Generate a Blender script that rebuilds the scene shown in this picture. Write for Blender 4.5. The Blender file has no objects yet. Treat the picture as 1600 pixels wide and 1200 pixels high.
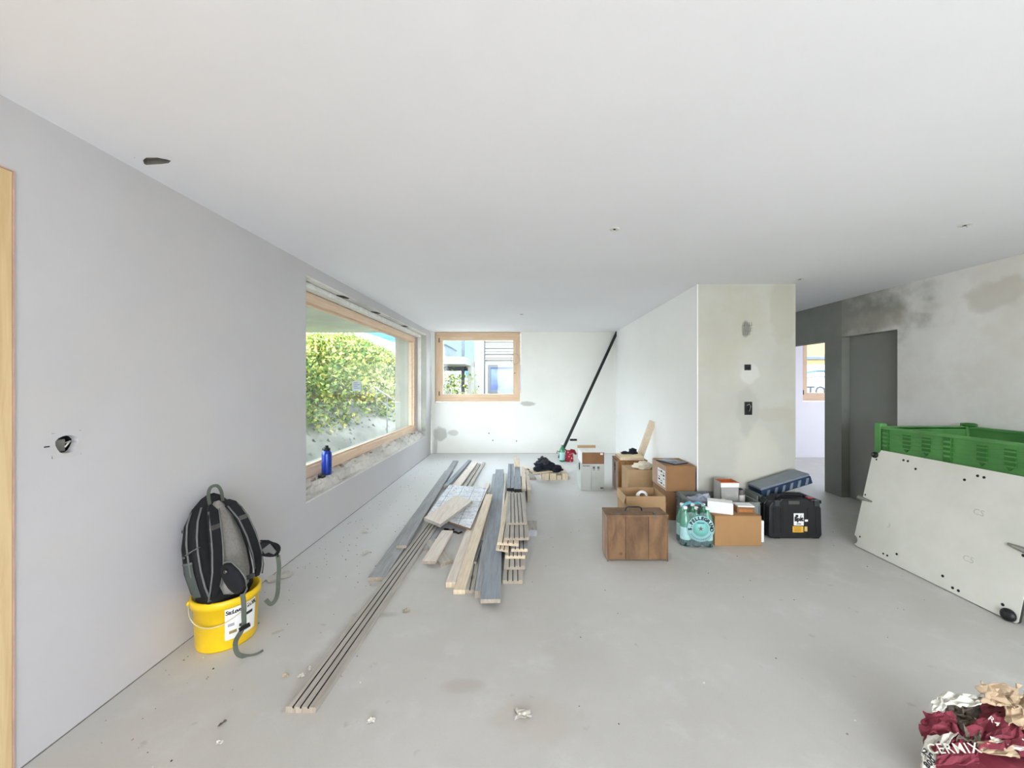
import bpy, bmesh, math, random
from mathutils import Vector, Matrix, Quaternion, noise
random.seed(7)
PI = math.pi
sc = bpy.context.scene
COL = sc.collection
F, VX, VY, H = 600.0, 814.0, 598.0, 1.42      # focal length in px, vanishing point, eye height

# ---------------------------------------------------------------- camera, light, exposure
cam = bpy.data.objects.new('camera', bpy.data.cameras.new('camera'))
COL.objects.link(cam)
cam.location = (0, 0, H)
cam.rotation_euler = (PI / 2, 0, 0)
cam.data.sensor_width = 36
cam.data.lens = 36 * F / 1600
cam.data.shift_x = -(VX - 800) / 1600
cam.data.shift_y = (VY - 600) / 1600
cam.data.clip_start = 0.02
sc.camera = cam

sc.view_settings.view_transform = 'Standard'
sc.view_settings.look = 'None'
sc.view_settings.gamma = 1
sc.view_settings.use_curve_mapping = False
sc.view_settings.exposure = 1.6
sc.cycles.use_denoising = True
sc.cycles.max_bounces = 14
sc.cycles.diffuse_bounces = 10
sc.cycles.transparent_max_bounces = 24
sc.cycles.caustics_reflective = False
sc.cycles.caustics_refractive = False
sc.cycles.sample_clamp_indirect = 6

world = bpy.data.worlds.new('sky'); sc.world = world; world.use_nodes = True
wt = world.node_tree; wt.nodes.clear()
wo = wt.nodes.new('ShaderNodeOutputWorld'); wb = wt.nodes.new('ShaderNodeBackground')
wc = wt.nodes.new('ShaderNodeTexCoord'); ws = wt.nodes.new('ShaderNodeSeparateXYZ')
wr = wt.nodes.new('ShaderNodeValToRGB')
wr.color_ramp.elements[0].position = 0.0; wr.color_ramp.elements[0].color = (0.89, 0.935, 1.0, 1)
wr.color_ramp.elements[1].position = 0.7; wr.color_ramp.elements[1].color = (0.76, 0.87, 1.0, 1)
wt.links.new(wc.outputs['Generated'], ws.inputs[0]); wt.links.new(ws.outputs['Z'], wr.inputs[0])
wt.links.new(wr.outputs[0], wb.inputs[0]); wb.inputs[1].default_value = 4.3
wt.links.new(wb.outputs[0], wo.inputs[0])

sun = bpy.data.objects.new('sun', bpy.data.lights.new('sun', 'SUN')); COL.objects.link(sun)
sun.data.energy = 2.7; sun.data.angle = 0.02; sun.data.color = (1.0, 0.985, 0.965)
sun.rotation_euler = Vector((0.04, 0.56, -0.80)).to_track_quat('-Z', 'Y').to_euler()

def portal(name, loc, sx, sy, direction):
    l = bpy.data.lights.new(name, 'AREA'); l.shape = 'RECTANGLE'; l.size = sx; l.size_y = sy
    l.cycles.is_portal = True
    o = bpy.data.objects.new(name, l); COL.objects.link(o); o.location = loc
    o.rotation_euler = Vector(direction).to_track_quat('-Z', 'Y').to_euler()
portal('daylight_portal', (-2.50, 5.3, 1.45), 4.2, 2.1, (1, 0, 0))
portal('daylight_portal', (-0.87, 8.05, 1.72), 1.8, 1.45, (0, -1, 0))
portal('daylight_portal', (6.3, 7.65, 1.72), 1.9, 1.45, (0, -1, 0))
portal('daylight_portal', (8.22, 6.2, 1.55), 1.4, 1.3, (-1, 0, 0))
portal('daylight_portal', (1.2, -3.32, 1.2), 4.8, 2.35, (0, 1, 0))
# portals above: sampling helpers of the world light inside the seen and added openings; they emit nothing

# ---------------------------------------------------------------- pixel helpers
def G(px, py, z=0.0):
    Y = (H - z) * F / (py - VY)
    return Vector(((px - VX) * Y / F, Y, z))
def P(px, py, Y):
    return Vector(((px - VX) * Y / F, Y, H - (py - VY) * Y / F))

# ---------------------------------------------------------------- materials
def lin(c):
    return tuple((x / 12.92 if x <= 0.04045 else ((x + 0.055) / 1.055) ** 2.4) for x in c) + (1,)
def hexc(s):
    return lin(tuple(int(s[i:i + 2], 16) / 255 for i in (0, 2, 4)))
class NT:
    def __init__(s, name):
        s.m = bpy.data.materials.new(name); s.m.use_nodes = True
        s.t = s.m.node_tree; s.b = s.t.nodes['Principled BSDF']; s.out = s.t.nodes['Material Output']
    def n(s, typ, **kw):
        x = s.t.nodes.new(typ)
        for k, v in kw.items(): setattr(x, k, v)
        return x
    def l(s, a, b): s.t.links.new(a, b)
    def math(s, op, a, b=None, c=None, clamp=False):
        x = s.n('ShaderNodeMath', operation=op, use_clamp=clamp)
        for i, v in enumerate((a, b, c)):
            if v is None: continue
            if isinstance(v, (int, float)): x.inputs[i].default_value = v
            else: s.l(v, x.inputs[i])
        return x.outputs[0]
    def mix(s, f, a, b):
        x = s.n('ShaderNodeMix', data_type='RGBA')
        for i, v in ((0, f), (6, a), (7, b)):
            if isinstance(v, (int, float)): x.inputs[i].default_value = v
            elif isinstance(v, tuple): x.inputs[i].default_value = v
            else: s.l(v, x.inputs[i])
        return x.outputs[2]
    def noise(s, scale, detail=4, rough=0.5, vec=None, dist=0.0):
        x = s.n('ShaderNodeTexNoise'); x.inputs['Scale'].default_value = scale
        x.inputs['Detail'].default_value = detail; x.inputs['Roughness'].default_value = rough
        x.inputs['Distortion'].default_value = dist
        if vec is not None: s.l(vec, x.inputs['Vector'])
        return x.outputs[0]
    def coord(s, scale=(1, 1, 1)):
        tc = s.n('ShaderNodeTexCoord'); mp = s.n('ShaderNodeMapping')
        mp.inputs['Scale'].default_value = scale; s.l(tc.outputs['Object'], mp.inputs[0])
        return mp.outputs[0]
    def bump(s, h, strength, dist=0.01):
        x = s.n('ShaderNodeBump'); x.inputs['Strength'].default_value = strength
        x.inputs['Distance'].default_value = dist; s.l(h, x.inputs['Height'])
        s.l(x.outputs[0], s.b.inputs['Normal'])
    def ramp(s, v, lo, hi):
        x = s.n('ShaderNodeMapRange'); x.interpolation_type = 'SMOOTHSTEP'
        x.inputs[1].default_value = lo; x.inputs[2].default_value = hi
        s.l(v, x.inputs[0]); return x.outputs[0]

def mat(name, c, rough=0.6, var=0.08, nscale=12, bump=0.0, bscale=60, metal=0.0, c2=None, stretch=(1, 1, 1), spec=0.4, coat=0):
    q = NT(name); v = q.coord(stretch)
    base = c if isinstance(c, tuple) else hexc(c)
    other = (hexc(c2) if c2 else tuple(x * (1 - var * 2.2) for x in base[:3]) + (1,))
    f = q.ramp(q.noise(nscale, 5, 0.6, v), 0.3, 0.72)
    q.l(q.mix(f, base, other), q.b.inputs['Base Color'])
    q.b.inputs['Roughness'].default_value = rough; q.b.inputs['Metallic'].default_value = metal
    q.b.inputs['Specular IOR Level'].default_value = spec
    if coat: q.b.inputs['Coat Weight'].default_value = coat
    if bump: q.bump(q.noise(bscale, 4, 0.6, v), bump, 0.004)
    return q.m

def plaster(name, c, blobs=(), cloud=0.05, warm=None, warmf=0.0, rough=0.9, bump=0.15):
    """trowelled plaster; blobs = (centre, radii, colour, strength) stains, patches and soft tone changes"""
    q = NT(name); v = q.coord()
    base = hexc(c); dk = tuple(x * (1 - cloud * 2) for x in base[:3]) + (1,)
    n1 = q.noise(0.9, 5, 0.55, v); n2 = q.noise(7, 5, 0.6, v)
    col = q.mix(q.ramp(n1, 0.35, 0.7), base, dk)
    col = q.mix(q.math('MULTIPLY', q.ramp(n2, 0.45, 0.75), 0.35), col, dk)
    if warm: col = q.mix(q.math('MULTIPLY', q.ramp(q.noise(1.7, 4, 0.6, v), 0.45, 0.7), warmf), col, hexc(warm))
    if blobs:
        nz = q.n('ShaderNodeTexNoise'); nz.inputs['Scale'].default_value = 5; nz.inputs['Detail'].default_value = 5
        q.l(v, nz.inputs['Vector'])
        for (ce, ra, bc, st, *so) in blobs:
            su = q.n('ShaderNodeVectorMath', operation='SUBTRACT'); q.l(v, su.inputs[0]); su.inputs[1].default_value = ce
            di = q.n('ShaderNodeVectorMath', operation='DIVIDE'); q.l(su.outputs[0], di.inputs[0]); di.inputs[1].default_value = ra
            nc = q.n('ShaderNodeVectorMath', operation='SUBTRACT'); q.l(nz.outputs[1], nc.inputs[0]); nc.inputs[1].default_value = (.5, .5, .5)
            ns = q.n('ShaderNodeVectorMath', operation='SCALE'); q.l(nc.outputs[0], ns.inputs[0]); ns.inputs[3].default_value = 1.4
            ad = q.n('ShaderNodeVectorMath', operation='ADD'); q.l(di.outputs[0], ad.inputs[0]); q.l(ns.outputs[0], ad.inputs[1])
            le = q.n('ShaderNodeVectorMath', operation='LENGTH'); q.l(ad.outputs[0], le.inputs[0])
            f = q.math('MULTIPLY', q.math('SUBTRACT', 1.0, q.ramp(le.outputs['Value'], so[0] if so else 0.75, 1.15 if not so else 1.3)), st)
            col = q.mix(f, col, hexc(bc))
    q.l(col, q.b.inputs['Base Color']); q.b.inputs['Roughness'].default_value = rough
    q.b.inputs['Specular IOR Level'].default_value = 0.2
    q.bump(q.noise(45, 6, 0.7, v), bump, 0.003)
    return q.m

def wood(name, c, c2, ring=9, rough=0.6, knots=True, axis='Y', bump=0.1):
    q = NT(name)
    st = {'Y': (1, 0.06, 1), 'X': (0.06, 1, 1), 'Z': (1, 1, 0.06)}[axis]
    tc = q.n('ShaderNodeTexCoord'); mp = q.n('ShaderNodeMapping'); mp.inputs['Scale'].default_value = st
    oi = q.n('ShaderNodeObjectInfo'); ad = q.n('ShaderNodeVectorMath', operation='ADD')
    cb = q.n('ShaderNodeCombineXYZ')
    for i in range(3): q.l(q.math('MULTIPLY', oi.outputs['Random'], 7.3 + i), cb.inputs[i])
    q.l(tc.outputs['Object'], ad.inputs[0]); q.l(cb.outputs[0], ad.inputs[1]); q.l(ad.outputs[0], mp.inputs[0])
    v = mp.outputs[0]
    g = q.noise(ring * 8, 4, 0.65, v, 0.6); g2 = q.noise(ring, 3, 0.5, v, 1.5)
    col = q.mix(q.ramp(g, 0.35, 0.7), hexc(c), hexc(c2))
    col = q.mix(q.math('MULTIPLY', q.ramp(g2, 0.5, 0.7), 0.5), col, hexc(c2))
    if knots:
        vo = q.n('ShaderNodeTexVoronoi'); vo.inputs['Scale'].default_value = 6
        m2 = q.n('ShaderNodeMapping'); m2.inputs['Scale'].default_value = tuple(1 if s == 1 else 0.4 for s in st)
        q.l(ad.outputs[0], m2.inputs[0]); q.l(m2.outputs[0], vo.inputs['Vector'])
        k = q.math('SUBTRACT', 1.0, q.ramp(vo.outputs['Distance'], 0.03, 0.13))
        dk = tuple(x * 0.35 for x in hexc(c2)[:3]) + (1,)
        col = q.mix(q.math('MULTIPLY', k, 0.75), col, dk)
    q.l(col, q.b.inputs['Base Color']); q.b.inputs['Roughness'].default_value = rough
    q.b.inputs['Specular IOR Level'].default_value = 0.3
    q.bump(g, bump, 0.002)
    return q.m

def glass(name, tint=(0.93, 0.97, 0.96, 1), refl=0.9, rough=0.0, power=None):
    q = NT(name); q.t.nodes.remove(q.b)
    tr = q.n('ShaderNodeBsdfTransparent'); tr.inputs[0].default_value = tint
    gl = q.n('ShaderNodeBsdfGlossy'); gl.inputs['Roughness'].default_value = rough; gl.inputs[0].default_value = (refl,) * 3 + (1,)
    lw_ = q.n('ShaderNodeLayerWeight'); lw_.inputs[0].default_value = .5
    fr = q.math('MULTIPLY_ADD', q.math('POWER', lw_.outputs['Facing'], 5.0), .6, .02)
    mx = q.n('ShaderNodeMixShader'); q.l(fr, mx.inputs[0]); q.l(tr.outputs[0], mx.inputs[1]); q.l(gl.outputs[0], mx.inputs[2])
    q.l(mx.outputs[0], q.out.inputs[0]); return q.m

def film(name, c, alpha, rough=0.15):
    q = NT(name); q.b.inputs['Base Color'].default_value = hexc(c); q.b.inputs['Alpha'].default_value = alpha
    q.b.inputs['Roughness'].default_value = rough
    q.bump(q.noise(30, 4, 0.7, q.coord(), 1.0), 0.5, 0.01); return q.m

def paper_backlit(name):
    q = NT(name); tl = q.n('ShaderNodeBsdfTranslucent'); tl.inputs[0].default_value = (.6, .62, .65, 1)
    mx = q.n('ShaderNodeMixShader'); mx.inputs[0].default_value = .5; q.b.inputs['Base Color'].default_value = (.85, .87, .9, 1)
    q.l(q.b.outputs[0], mx.inputs[1]); q.l(tl.outputs[0], mx.inputs[2]); q.l(mx.outputs[0], q.out.inputs[0]); return q.m

# ---------------------------------------------------------------- mesh builder (world coordinates)
class MB:
    def __init__(s): s.v = []; s.f = []; s.mi = []; s.sm = []
    def add(s, vs, fs, T=None, mi=0, smooth=False):
        b = len(s.v)
        s.v += [(T @ Vector(p)) if T is not None else Vector(p) for p in vs]
        s.f += [tuple(b + i for i in f) for f in fs]; s.mi += [mi] * len(fs); s.sm += [smooth] * len(fs)
        return s
    def box(s, a, b, T=None, mi=0, bev=0.0):
        a, b = [min(x, y) for x, y in zip(a, b)], [max(x, y) for x, y in zip(a, b)]
        if bev <= 0:
            vs = [(x, y, z) for z in (a[2], b[2]) for y in (a[1], b[1]) for x in (a[0], b[0])]
            return s.add(vs, [(0, 2, 3, 1), (4, 5, 7, 6), (0, 1, 5, 4), (2, 6, 7, 3), (0, 4, 6, 2), (1, 3, 7, 5)], T, mi)
        bm = bmesh.new(); bmesh.ops.create_cube(bm, size=1)
        for v in bm.verts: v.co = Vector([a[i] + (v.co[i] + 0.5) * (b[i] - a[i]) for i in range(3)])
        bmesh.ops.bevel(bm, geom=list(bm.edges), offset=bev, segments=2, profile=0.5, affect='EDGES')
        return s.addbm(bm, T, mi)
    def addbm(s, bm, T=None, mi=0, smooth=False):
        bm.verts.index_update()
        s.add([v.co.copy() for v in bm.verts], [tuple(v.index for v in f.verts) for f in bm.faces], T, mi, smooth); bm.free(); return s
    def prism(s, poly, z0, z1, T=None, mi=0):
        n = len(poly)
        vs = [(x, y, z0) for x, y in poly] + [(x, y, z1) for x, y in poly]
        fs = [tuple(range(n))[::-1], tuple(range(n, 2 * n))] + [(i, (i + 1) % n, n + (i + 1) % n, n + i) for i in range(n)]
        return s.add(vs, fs, T, mi)
    def loops(s, rings, T=None, mi=0, cap=True, smooth=True, closed=True):
        n = len(rings[0]); vs = [p for r in rings for p in r]; fs = []
        for k in range(len(rings) - 1):
            for i in range(n if closed else n - 1):
                j = (i + 1) % n; fs.append((k * n + i, k * n + j, (k + 1) * n + j, (k + 1) * n + i))
        if cap and closed: fs += [tuple(range(n))[::-1], tuple(range((len(rings) - 1) * n, len(rings) * n))]
        return s.add(vs, fs, T, mi, smooth)
    def lathe(s, prof, n=24, T=None, mi=0, cap=True):
        return s.loops([[(r * math.cos(2 * PI * i / n), r * math.sin(2 * PI * i / n), z) for i in range(n)] for r, z in prof], T, mi, cap)
    def tube(s, pts, r, n=8, mi=0, T=None, flat=None, up=(0, 0, 1)):
        """round tube, or a ribbon of width r and thickness flat"""
        pts = [Vector(p) for p in pts]; rings = []
        for i, p in enumerate(pts):
            d = (pts[min(i + 1, len(pts) - 1)] - pts[max(i - 1, 0)]).normalized()
            u = Vector(up if not callable(up) else up(i)); sd = d.cross(u)
            if sd.length < 1e-3: sd = d.cross(Vector((1, 0.2, 0)))
            sd.normalize(); nn = sd.cross(d).normalized()
            rr = r[i] if isinstance(r, (list, tuple)) else r
            if flat is None: rings.append([p + sd * rr * math.cos(2 * PI * k / n) + nn * rr * math.sin(2 * PI * k / n) for k in range(n)])
            else:
                h = rr / 2; t = flat / 2
                rings.append([p + sd * a * h + nn * b * t for a, b in ((-1, -1), (1, -1), (1, 1), (-1, 1))])
        return s.loops(rings, T, mi, True, flat is None)
    def build(s, name, m, parent=None, origin=None, warp=None, bevel=0.0, subsurf=0, smooth_all=False, matrix=None):
        o0 = Vector(parent.location) if parent is not None else (Vector(origin) if origin is not None else Vector((0, 0, 0)))
        vs = [warp(v) if warp else v for v in s.v]
        if matrix is None: vs = [v - o0 for v in vs]
        me = bpy.data.meshes.new(name); me.from_pydata([tuple(v) for v in vs], [], s.f)
        for mm in (m if isinstance(m, (list, tuple)) else [m]): me.materials.append(mm)
        me.polygons.foreach_set('material_index', s.mi)
        me.polygons.foreach_set('use_smooth', [bool(a or smooth_all) for a in s.sm])
        me.validate(); me.update()
        o = bpy.data.objects.new(name, me); COL.objects.link(o)
        if parent is not None: o.parent = parent
        elif matrix is not None: o.matrix_world = matrix
        else: o.location = o0
        if bevel:
            b = o.modifiers.new('bevel', 'BEVEL'); b.width = bevel; b.segments = 2; b.limit_method = 'ANGLE'
        if subsurf:
            b = o.modifiers.new('subdivision', 'SUBSURF'); b.levels = subsurf; b.render_levels = subsurf
        return o
def tag(o, label=None, cat=None, group=None, kind=None):
    for k, v in (('label', label), ('category', cat), ('group', group), ('kind', kind)):
        if v: o[k] = v
    return o
def thing(name, label, cat, loc, group=None):
    o = bpy.data.objects.new(name, None); COL.objects.link(o); o.location = loc; o.empty_display_size = 0.1
    return tag(o, label, cat, group)
def part(parent, name, m, mb, **kw): return mb.build(name, m, parent, **kw)
def Rz(a, loc=(0, 0, 0)): return Matrix.Translation(loc) @ Matrix.Rotation(a, 4, 'Z')

def text(mb, s, size, T, mi=0, depth=0.0006, align='CENTER', bold=0.0, space=1.0):
    """lettering, lying in the local XY plane, laid on a surface"""
    cu = bpy.data.curves.new('lettering', 'FONT'); cu.body = s; cu.size = size; cu.extrude = depth
    cu.align_x = align; cu.align_y = 'CENTER'; cu.offset = bold; cu.resolution_u = 2; cu.space_character = space
    ob = bpy.data.objects.new('lettering', cu); COL.objects.link(ob)
    dg = bpy.context.evaluated_depsgraph_get(); me = ob.evaluated_get(dg).to_mesh()
    mb.add([v.co.copy() for v in me.vertices], [tuple(p.vertices) for p in me.polygons], T, mi)
    ob.evaluated_get(dg).to_mesh_clear(); bpy.data.objects.remove(ob); bpy.data.curves.remove(cu)
    return mb
def smooth(pts, n=4):
    """Catmull-Rom through the points"""
    P_ = [Vector(p) for p in pts]; out = []
    for i in range(len(P_) - 1):
        a, b, c, d = P_[max(i - 1, 0)], P_[i], P_[i + 1], P_[min(i + 2, len(P_) - 1)]
        for k in range(n):
            t = k / n; out.append(.5 * ((2 * b) + (c - a) * t + (2 * a - 5 * b + 4 * c - d) * t * t + (3 * b - a - 3 * c + d) * t ** 3))
    return out + [P_[-1]]
def frameT(o, x, y):
    """matrix whose X and Y axes are x, y, at o"""
    x = Vector(x).normalized(); z = x.cross(Vector(y)).normalized(); y = z.cross(x)
    m = Matrix((x, y, z)).transposed().to_4x4(); m.translation = Vector(o); return m

def wall_shell(axis, a0, a1, us, zs, holes):
    """slab with rectangular holes and shared vertices; axis = direction of its thickness"""
    us = sorted(set(list(us) + [h[0] for h in holes] + [h[1] for h in holes]))
    zs = sorted(set(list(zs) + [h[2] for h in holes] + [h[3] for h in holes]))
    def hole(i, j):
        if i < 0 or j < 0 or i >= len(us) - 1 or j >= len(zs) - 1: return True
        u = (us[i] + us[i + 1]) / 2; z = (zs[j] + zs[j + 1]) / 2
        return any(h[0] < u < h[1] and h[2] < z < h[3] for h in holes)
    mb = MB(); idx = {}
    def V(i, j, k):
        if (i, j, k) not in idx:
            a = a1 if k else a0
            p = {'x': (a, us[i], zs[j]), 'y': (us[i], a, zs[j]), 'z': (us[i], zs[j], a)}[axis]
            idx[(i, j, k)] = len(mb.v); mb.v.append(Vector(p))
        return idx[(i, j, k)]
    def q(*f): mb.f.append(f); mb.mi.append(0); mb.sm.append(False)
    for i in range(len(us) - 1):
        for j in range(len(zs) - 1):
            if hole(i, j): continue
            q(V(i, j, 0), V(i + 1, j, 0), V(i + 1, j + 1, 0), V(i, j + 1, 0))
            q(V(i, j, 1), V(i, j + 1, 1), V(i + 1, j + 1, 1), V(i + 1, j, 1))
            if hole(i - 1, j): q(V(i, j, 0), V(i, j + 1, 0), V(i, j + 1, 1), V(i, j, 1))
            if hole(i + 1, j): q(V(i + 1, j, 0), V(i + 1, j, 1), V(i + 1, j + 1, 1), V(i + 1, j + 1, 0))
            if hole(i, j - 1): q(V(i, j, 0), V(i, j, 1), V(i + 1, j, 1), V(i + 1, j, 0))
            if hole(i, j + 1): q(V(i, j + 1, 0), V(i + 1, j + 1, 0), V(i + 1, j + 1, 1), V(i, j + 1, 1))
    bm = bmesh.new(); vs = [bm.verts.new(v) for v in mb.v]
    for f in mb.f: bm.faces.new([vs[i] for i in f])
    bmesh.ops.recalc_face_normals(bm, faces=list(bm.faces))
    return MB().addbm(bm)
def struct(name, m, mb, **kw):
    o = mb.build(name, m, **kw); o['kind'] = 'structure'; return o

# ---------------------------------------------------------------- palette
M_ceil = plaster('ceiling_plaster', 'ECECF0', cloud=0.015, bump=0.05)
M_left = plaster('left_wall_plaster', 'C3C1C3', cloud=0.03, warm='C3C1BB', warmf=0.5)
M_back = plaster('back_wall_plaster', 'EDEDE7', cloud=0.03, blobs=[
    ((-1.62, 7.7, .40), (.13, .3, .14), 'B4B4AC', .8), ((-1.36, 7.7, .42), (.12, .3, .06), 'BCBCB4', .7),
    ((-1.72, 7.7, .16), (.05, .3, .22), 'B4B4AC', .6), ((0.13, 7.7, 1.0), (.17, .3, .05), 'B8B8B2', .85)])
M_part = plaster('partition_side_plaster', 'FAFAFA', cloud=0.02)
M_partf = plaster('partition_front_plaster', 'C6C6BC', cloud=0.07, warm='B9B49F', warmf=0.5, blobs=[
    ((2.34, 3.97, 1.13), (.12, .3, .26), 'ADADA5', .55), ((2.36, 3.97, 1.52), (.10, .3, .10), 'D6D6D2', .5),
    ((2.62, 3.97, 1.1), (.22, .3, .08), 'B5B1A4', .5), ((2.33, 3.97, 1.97), (.05, .3, .08), '80807A', .75),
    ((2.70, 3.97, 2.2), (.14, .3, .35), 'B4B09E', .5), ((2.45, 3.97, .6), (.25, .3, .4), 'CCC9BB', .5)])
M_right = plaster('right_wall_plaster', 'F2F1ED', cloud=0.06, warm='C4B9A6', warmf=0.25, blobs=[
    ((3.97, 4.85, 2.25), (.5, 1.1, .5), '8F8F86', .95, .35), ((3.97, 4.3, 2.12), (.3, .5, .12), 'B4AFA2', .4, .4), ((3.97, 3.2, 2.15), (.3, .22, .14), 'C2BBAC', .5),  # first blob: broad soft grey darkening around the doorways
    ((3.97, 3.7, 2.17), (.3, .2, .07), 'EAE8E2', .5)])
M_grey = plaster('raw_grey_plaster', '8F918A', cloud=0.10)
M_greyd = plaster('grey_closing_panel', '93958F', cloud=0.05)
M_lav = plaster('bright_room_plaster', 'EFEDF1', cloud=0.02)
M_conc = plaster('raw_concrete', 'B7B8AE', cloud=0.14, bump=0.6)
M_dark = mat('dark_recess', '2A2A2A', 0.9); M_gap0 = mat('edge_gap', '8E8A82', .9, var=.3, nscale=6)
def floor_mat():
    q = NT('screed'); v = q.coord()
    n1 = q.noise(0.7, 6, 0.6, v); n2 = q.noise(4, 6, 0.65, v); n3 = q.noise(160, 3, 0.7, v)
    col = q.mix(q.ramp(n1, 0.3, 0.72), hexc('C6C4C0'), hexc('BAB7B1'))
    col = q.mix(q.math('MULTIPLY', q.ramp(n2, 0.5, 0.75), 0.45), col, hexc('D2D1CF'))
    col = q.mix(q.math('MULTIPLY', q.ramp(n3, 0.55, 0.7), 0.16), col, hexc('8A857C'))
    # pale dust tone, also painting window light towards the left window and back
    tc = q.n('ShaderNodeTexCoord'); sp = q.n('ShaderNodeSeparateXYZ'); q.l(tc.outputs['Object'], sp.inputs[0])
    near = q.math('ADD', sp.outputs[1], q.math('MULTIPLY', sp.outputs[0], -0.9))
    dust = q.math('MULTIPLY', q.ramp(q.math('ADD', near, q.math('MULTIPLY', n1, 2.0)), 3.6, 7.0), 0.85)
    col = q.mix(dust, col, hexc('E2E3E4'))
    sp2 = q.noise(9, 3, 0.5, v)
    col = q.mix(q.math('MULTIPLY', q.ramp(sp2, 0.68, 0.76), 0.35), col, hexc('8F897F'))
    for (cx, cy, rx, ry, hx, st) in ((-.27, 1.80, .11, .045, 'A5988A', .35), (-.9, 2.35, .14, .03, '94908A', .45), (.05, 1.62, .2, .12, 'B5AA9F', .4), (-1.1, 5.2, .5, 1.4, 'DAD9D6', .5), (-.15, 2.75, .55, .7, 'B7B2AA', .35)):
        dx = q.math('DIVIDE', q.math('SUBTRACT', sp.outputs[0], cx), rx); dy = q.math('DIVIDE', q.math('SUBTRACT', sp.outputs[1], cy), ry)
        rr = q.math('ADD', q.math('SQRT', q.math('ADD', q.math('MULTIPLY', dx, dx), q.math('MULTIPLY', dy, dy))), q.math('MULTIPLY', q.math('SUBTRACT', q.noise(6, 5, .65, v), .5), 1.6))
        col = q.mix(q.math('MULTIPLY', q.math('SUBTRACT', 1.0, q.ramp(rr, .5, 1.3)), st), col, hexc(hx))
    q.l(col, q.b.inputs['Base Color']); q.b.inputs['Roughness'].default_value = 0.55
    q.b.inputs['Specular IOR Level'].default_value = 0.25
    q.bump(q.noise(25, 7, 0.7, v), 0.12, 0.004); return q.m
M_floor = floor_mat()
M_larch = wood('window_spruce', 'E6CDB2', 'D8B898', 5, 0.5, False, 'Z', 0.03)
M_larchx = wood('window_spruce_rail', 'E6CDB2', 'D8B898', 5, 0.5, False, 'X', 0.03)
M_larchy = wood('window_spruce_long_rail', 'E6CDB4', 'DABCA0', 5, 0.5, False, 'Y', 0.03)
M_doorw = wood('door_panel_wood', 'DCC296', 'CDB082', 4, 0.5, False, 'Z', 0.02)
M_glass = glass('window_glass', (0.955, 0.985, 0.98, 1))
M_foam = mat('foam_seal', 'F2F2EE', 0.9, bump=0.6, bscale=40)

# ---------------------------------------------------------------- room shell
SK = 0.006
def lw(v): return Vector((v.x + SK * v.y, v.y, v.z))        # the left wall runs a hair off square
XL, XR, YB, ZC, YF = -1.85, 3.97, 7.70, 2.44, 3.97
W1 = (3.27, 7.33, 0.40, 2.335)
sock_l = G(103, 694, 0)  # socket on the left wall: pixel 103,694
ys = 1.845 * F / (VX - 103); zs_ = H - (694 - VY) * ys / F
struct('floor', M_floor, MB().box((-2.45, -3.3, -0.15), (8.2, 8.0, 0)))
ch = G(245, 253, ZC)
ceil = wall_shell('z', ZC, ZC + 0.3, (-2.45, 8.2), (-3.3, 8.0), [(-1.755, -1.605, 1.74, 1.80)])
struct('ceiling', M_ceil, ceil)
struct('wall_left', M_left, wall_shell('x', XL - 0.22, XL, (-3.0, 7.70), (0, ZC), [W1, (ys - .05, ys + .05, zs_ - .05, zs_ + .05), (-0.2, 1.396, 0, 2.189)]), warp=lw)
# outer concrete skin of the left wall, with the raw reveal of the big window
struct('wall_left', M_conc, wall_shell('x', XL - 0.60, XL - 0.22, (-3.3, 7.95), (-0.1, ZC), [(3.0, 7.345, 0.52, 2.29), (-0.25, 1.45, 0, 2.25)]), warp=lw)
BW = (-1.735, -0.004, 1.02, ZC - 0.001)
struct('wall_back', M_back, wall_shell('y', YB, YB + 0.3, (-1.80, 4.12), (0, ZC), [BW, (0.98, 1.125, 0.252, 0.295)]))
# partition block: bright painted side, raw plaster front
struct('wall_partition', [M_partf, M_part], MB().add(
    [(1.826, YF, 0), (2.839, YF, 0), (2.839, YB, 0), (1.90, YB, 0), (1.826, YF, ZC), (2.839, YF, ZC), (2.839, YB, ZC), (1.90, YB, ZC)],
    [(0, 1, 5, 4)], mi=0).add(
    [(1.826, YF, 0), (2.839, YF, 0), (2.839, YB, 0), (1.90, YB, 0), (1.826, YF, ZC), (2.839, YF, ZC), (2.839, YB, ZC), (1.90, YB, ZC)],
    [(3, 0, 4, 7), (1, 2, 6, 5), (2, 3, 7, 6)], mi=1))
struct('trim_partition_corner', M_part, MB().box((1.819, YF - .004, 0), (1.829, YF + .008, ZC - .002), bev=0.001))
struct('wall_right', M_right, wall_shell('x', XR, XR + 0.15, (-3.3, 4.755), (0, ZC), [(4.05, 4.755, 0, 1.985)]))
struct('wall_right', M_grey, wall_shell('x', XR, XR + 0.15, (4.755, 6.2), (0, ZC), [(5.02, 5.95, 0, 1.96)]))
struct('door_2', M_greyd, MB().box((XR + .10, 4.052, .004), (XR + .14, 4.753, 1.982)))
struct('wall_passage', M_grey, MB().box((XR + .15, 4.755, 0), (8.2, 5.02, ZC)))
struct('wall_passage_end', M_grey, MB().box((6.4, 2.4, 0), (6.5, 4.755, ZC)))
struct('wall_passage_near', M_grey, MB().box((XR + .15, 2.3, 0), (6.5, 2.4, ZC)))
struct('wall_corridor_end', M_grey, MB().box((2.839, 6.2, 0), (XR + .15, 6.3, ZC)))
struct('wall_side_room_back', M_lav, wall_shell('y', 7.30, 7.60, (XR, 8.2), (0, ZC), [(5.36, 7.2, 1.06, ZC - .02)]))
struct('wall_side_room_left', M_lav, MB().box((XR + .152, 5.955, 0), (XR + .20, 7.3, ZC)))
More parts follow.
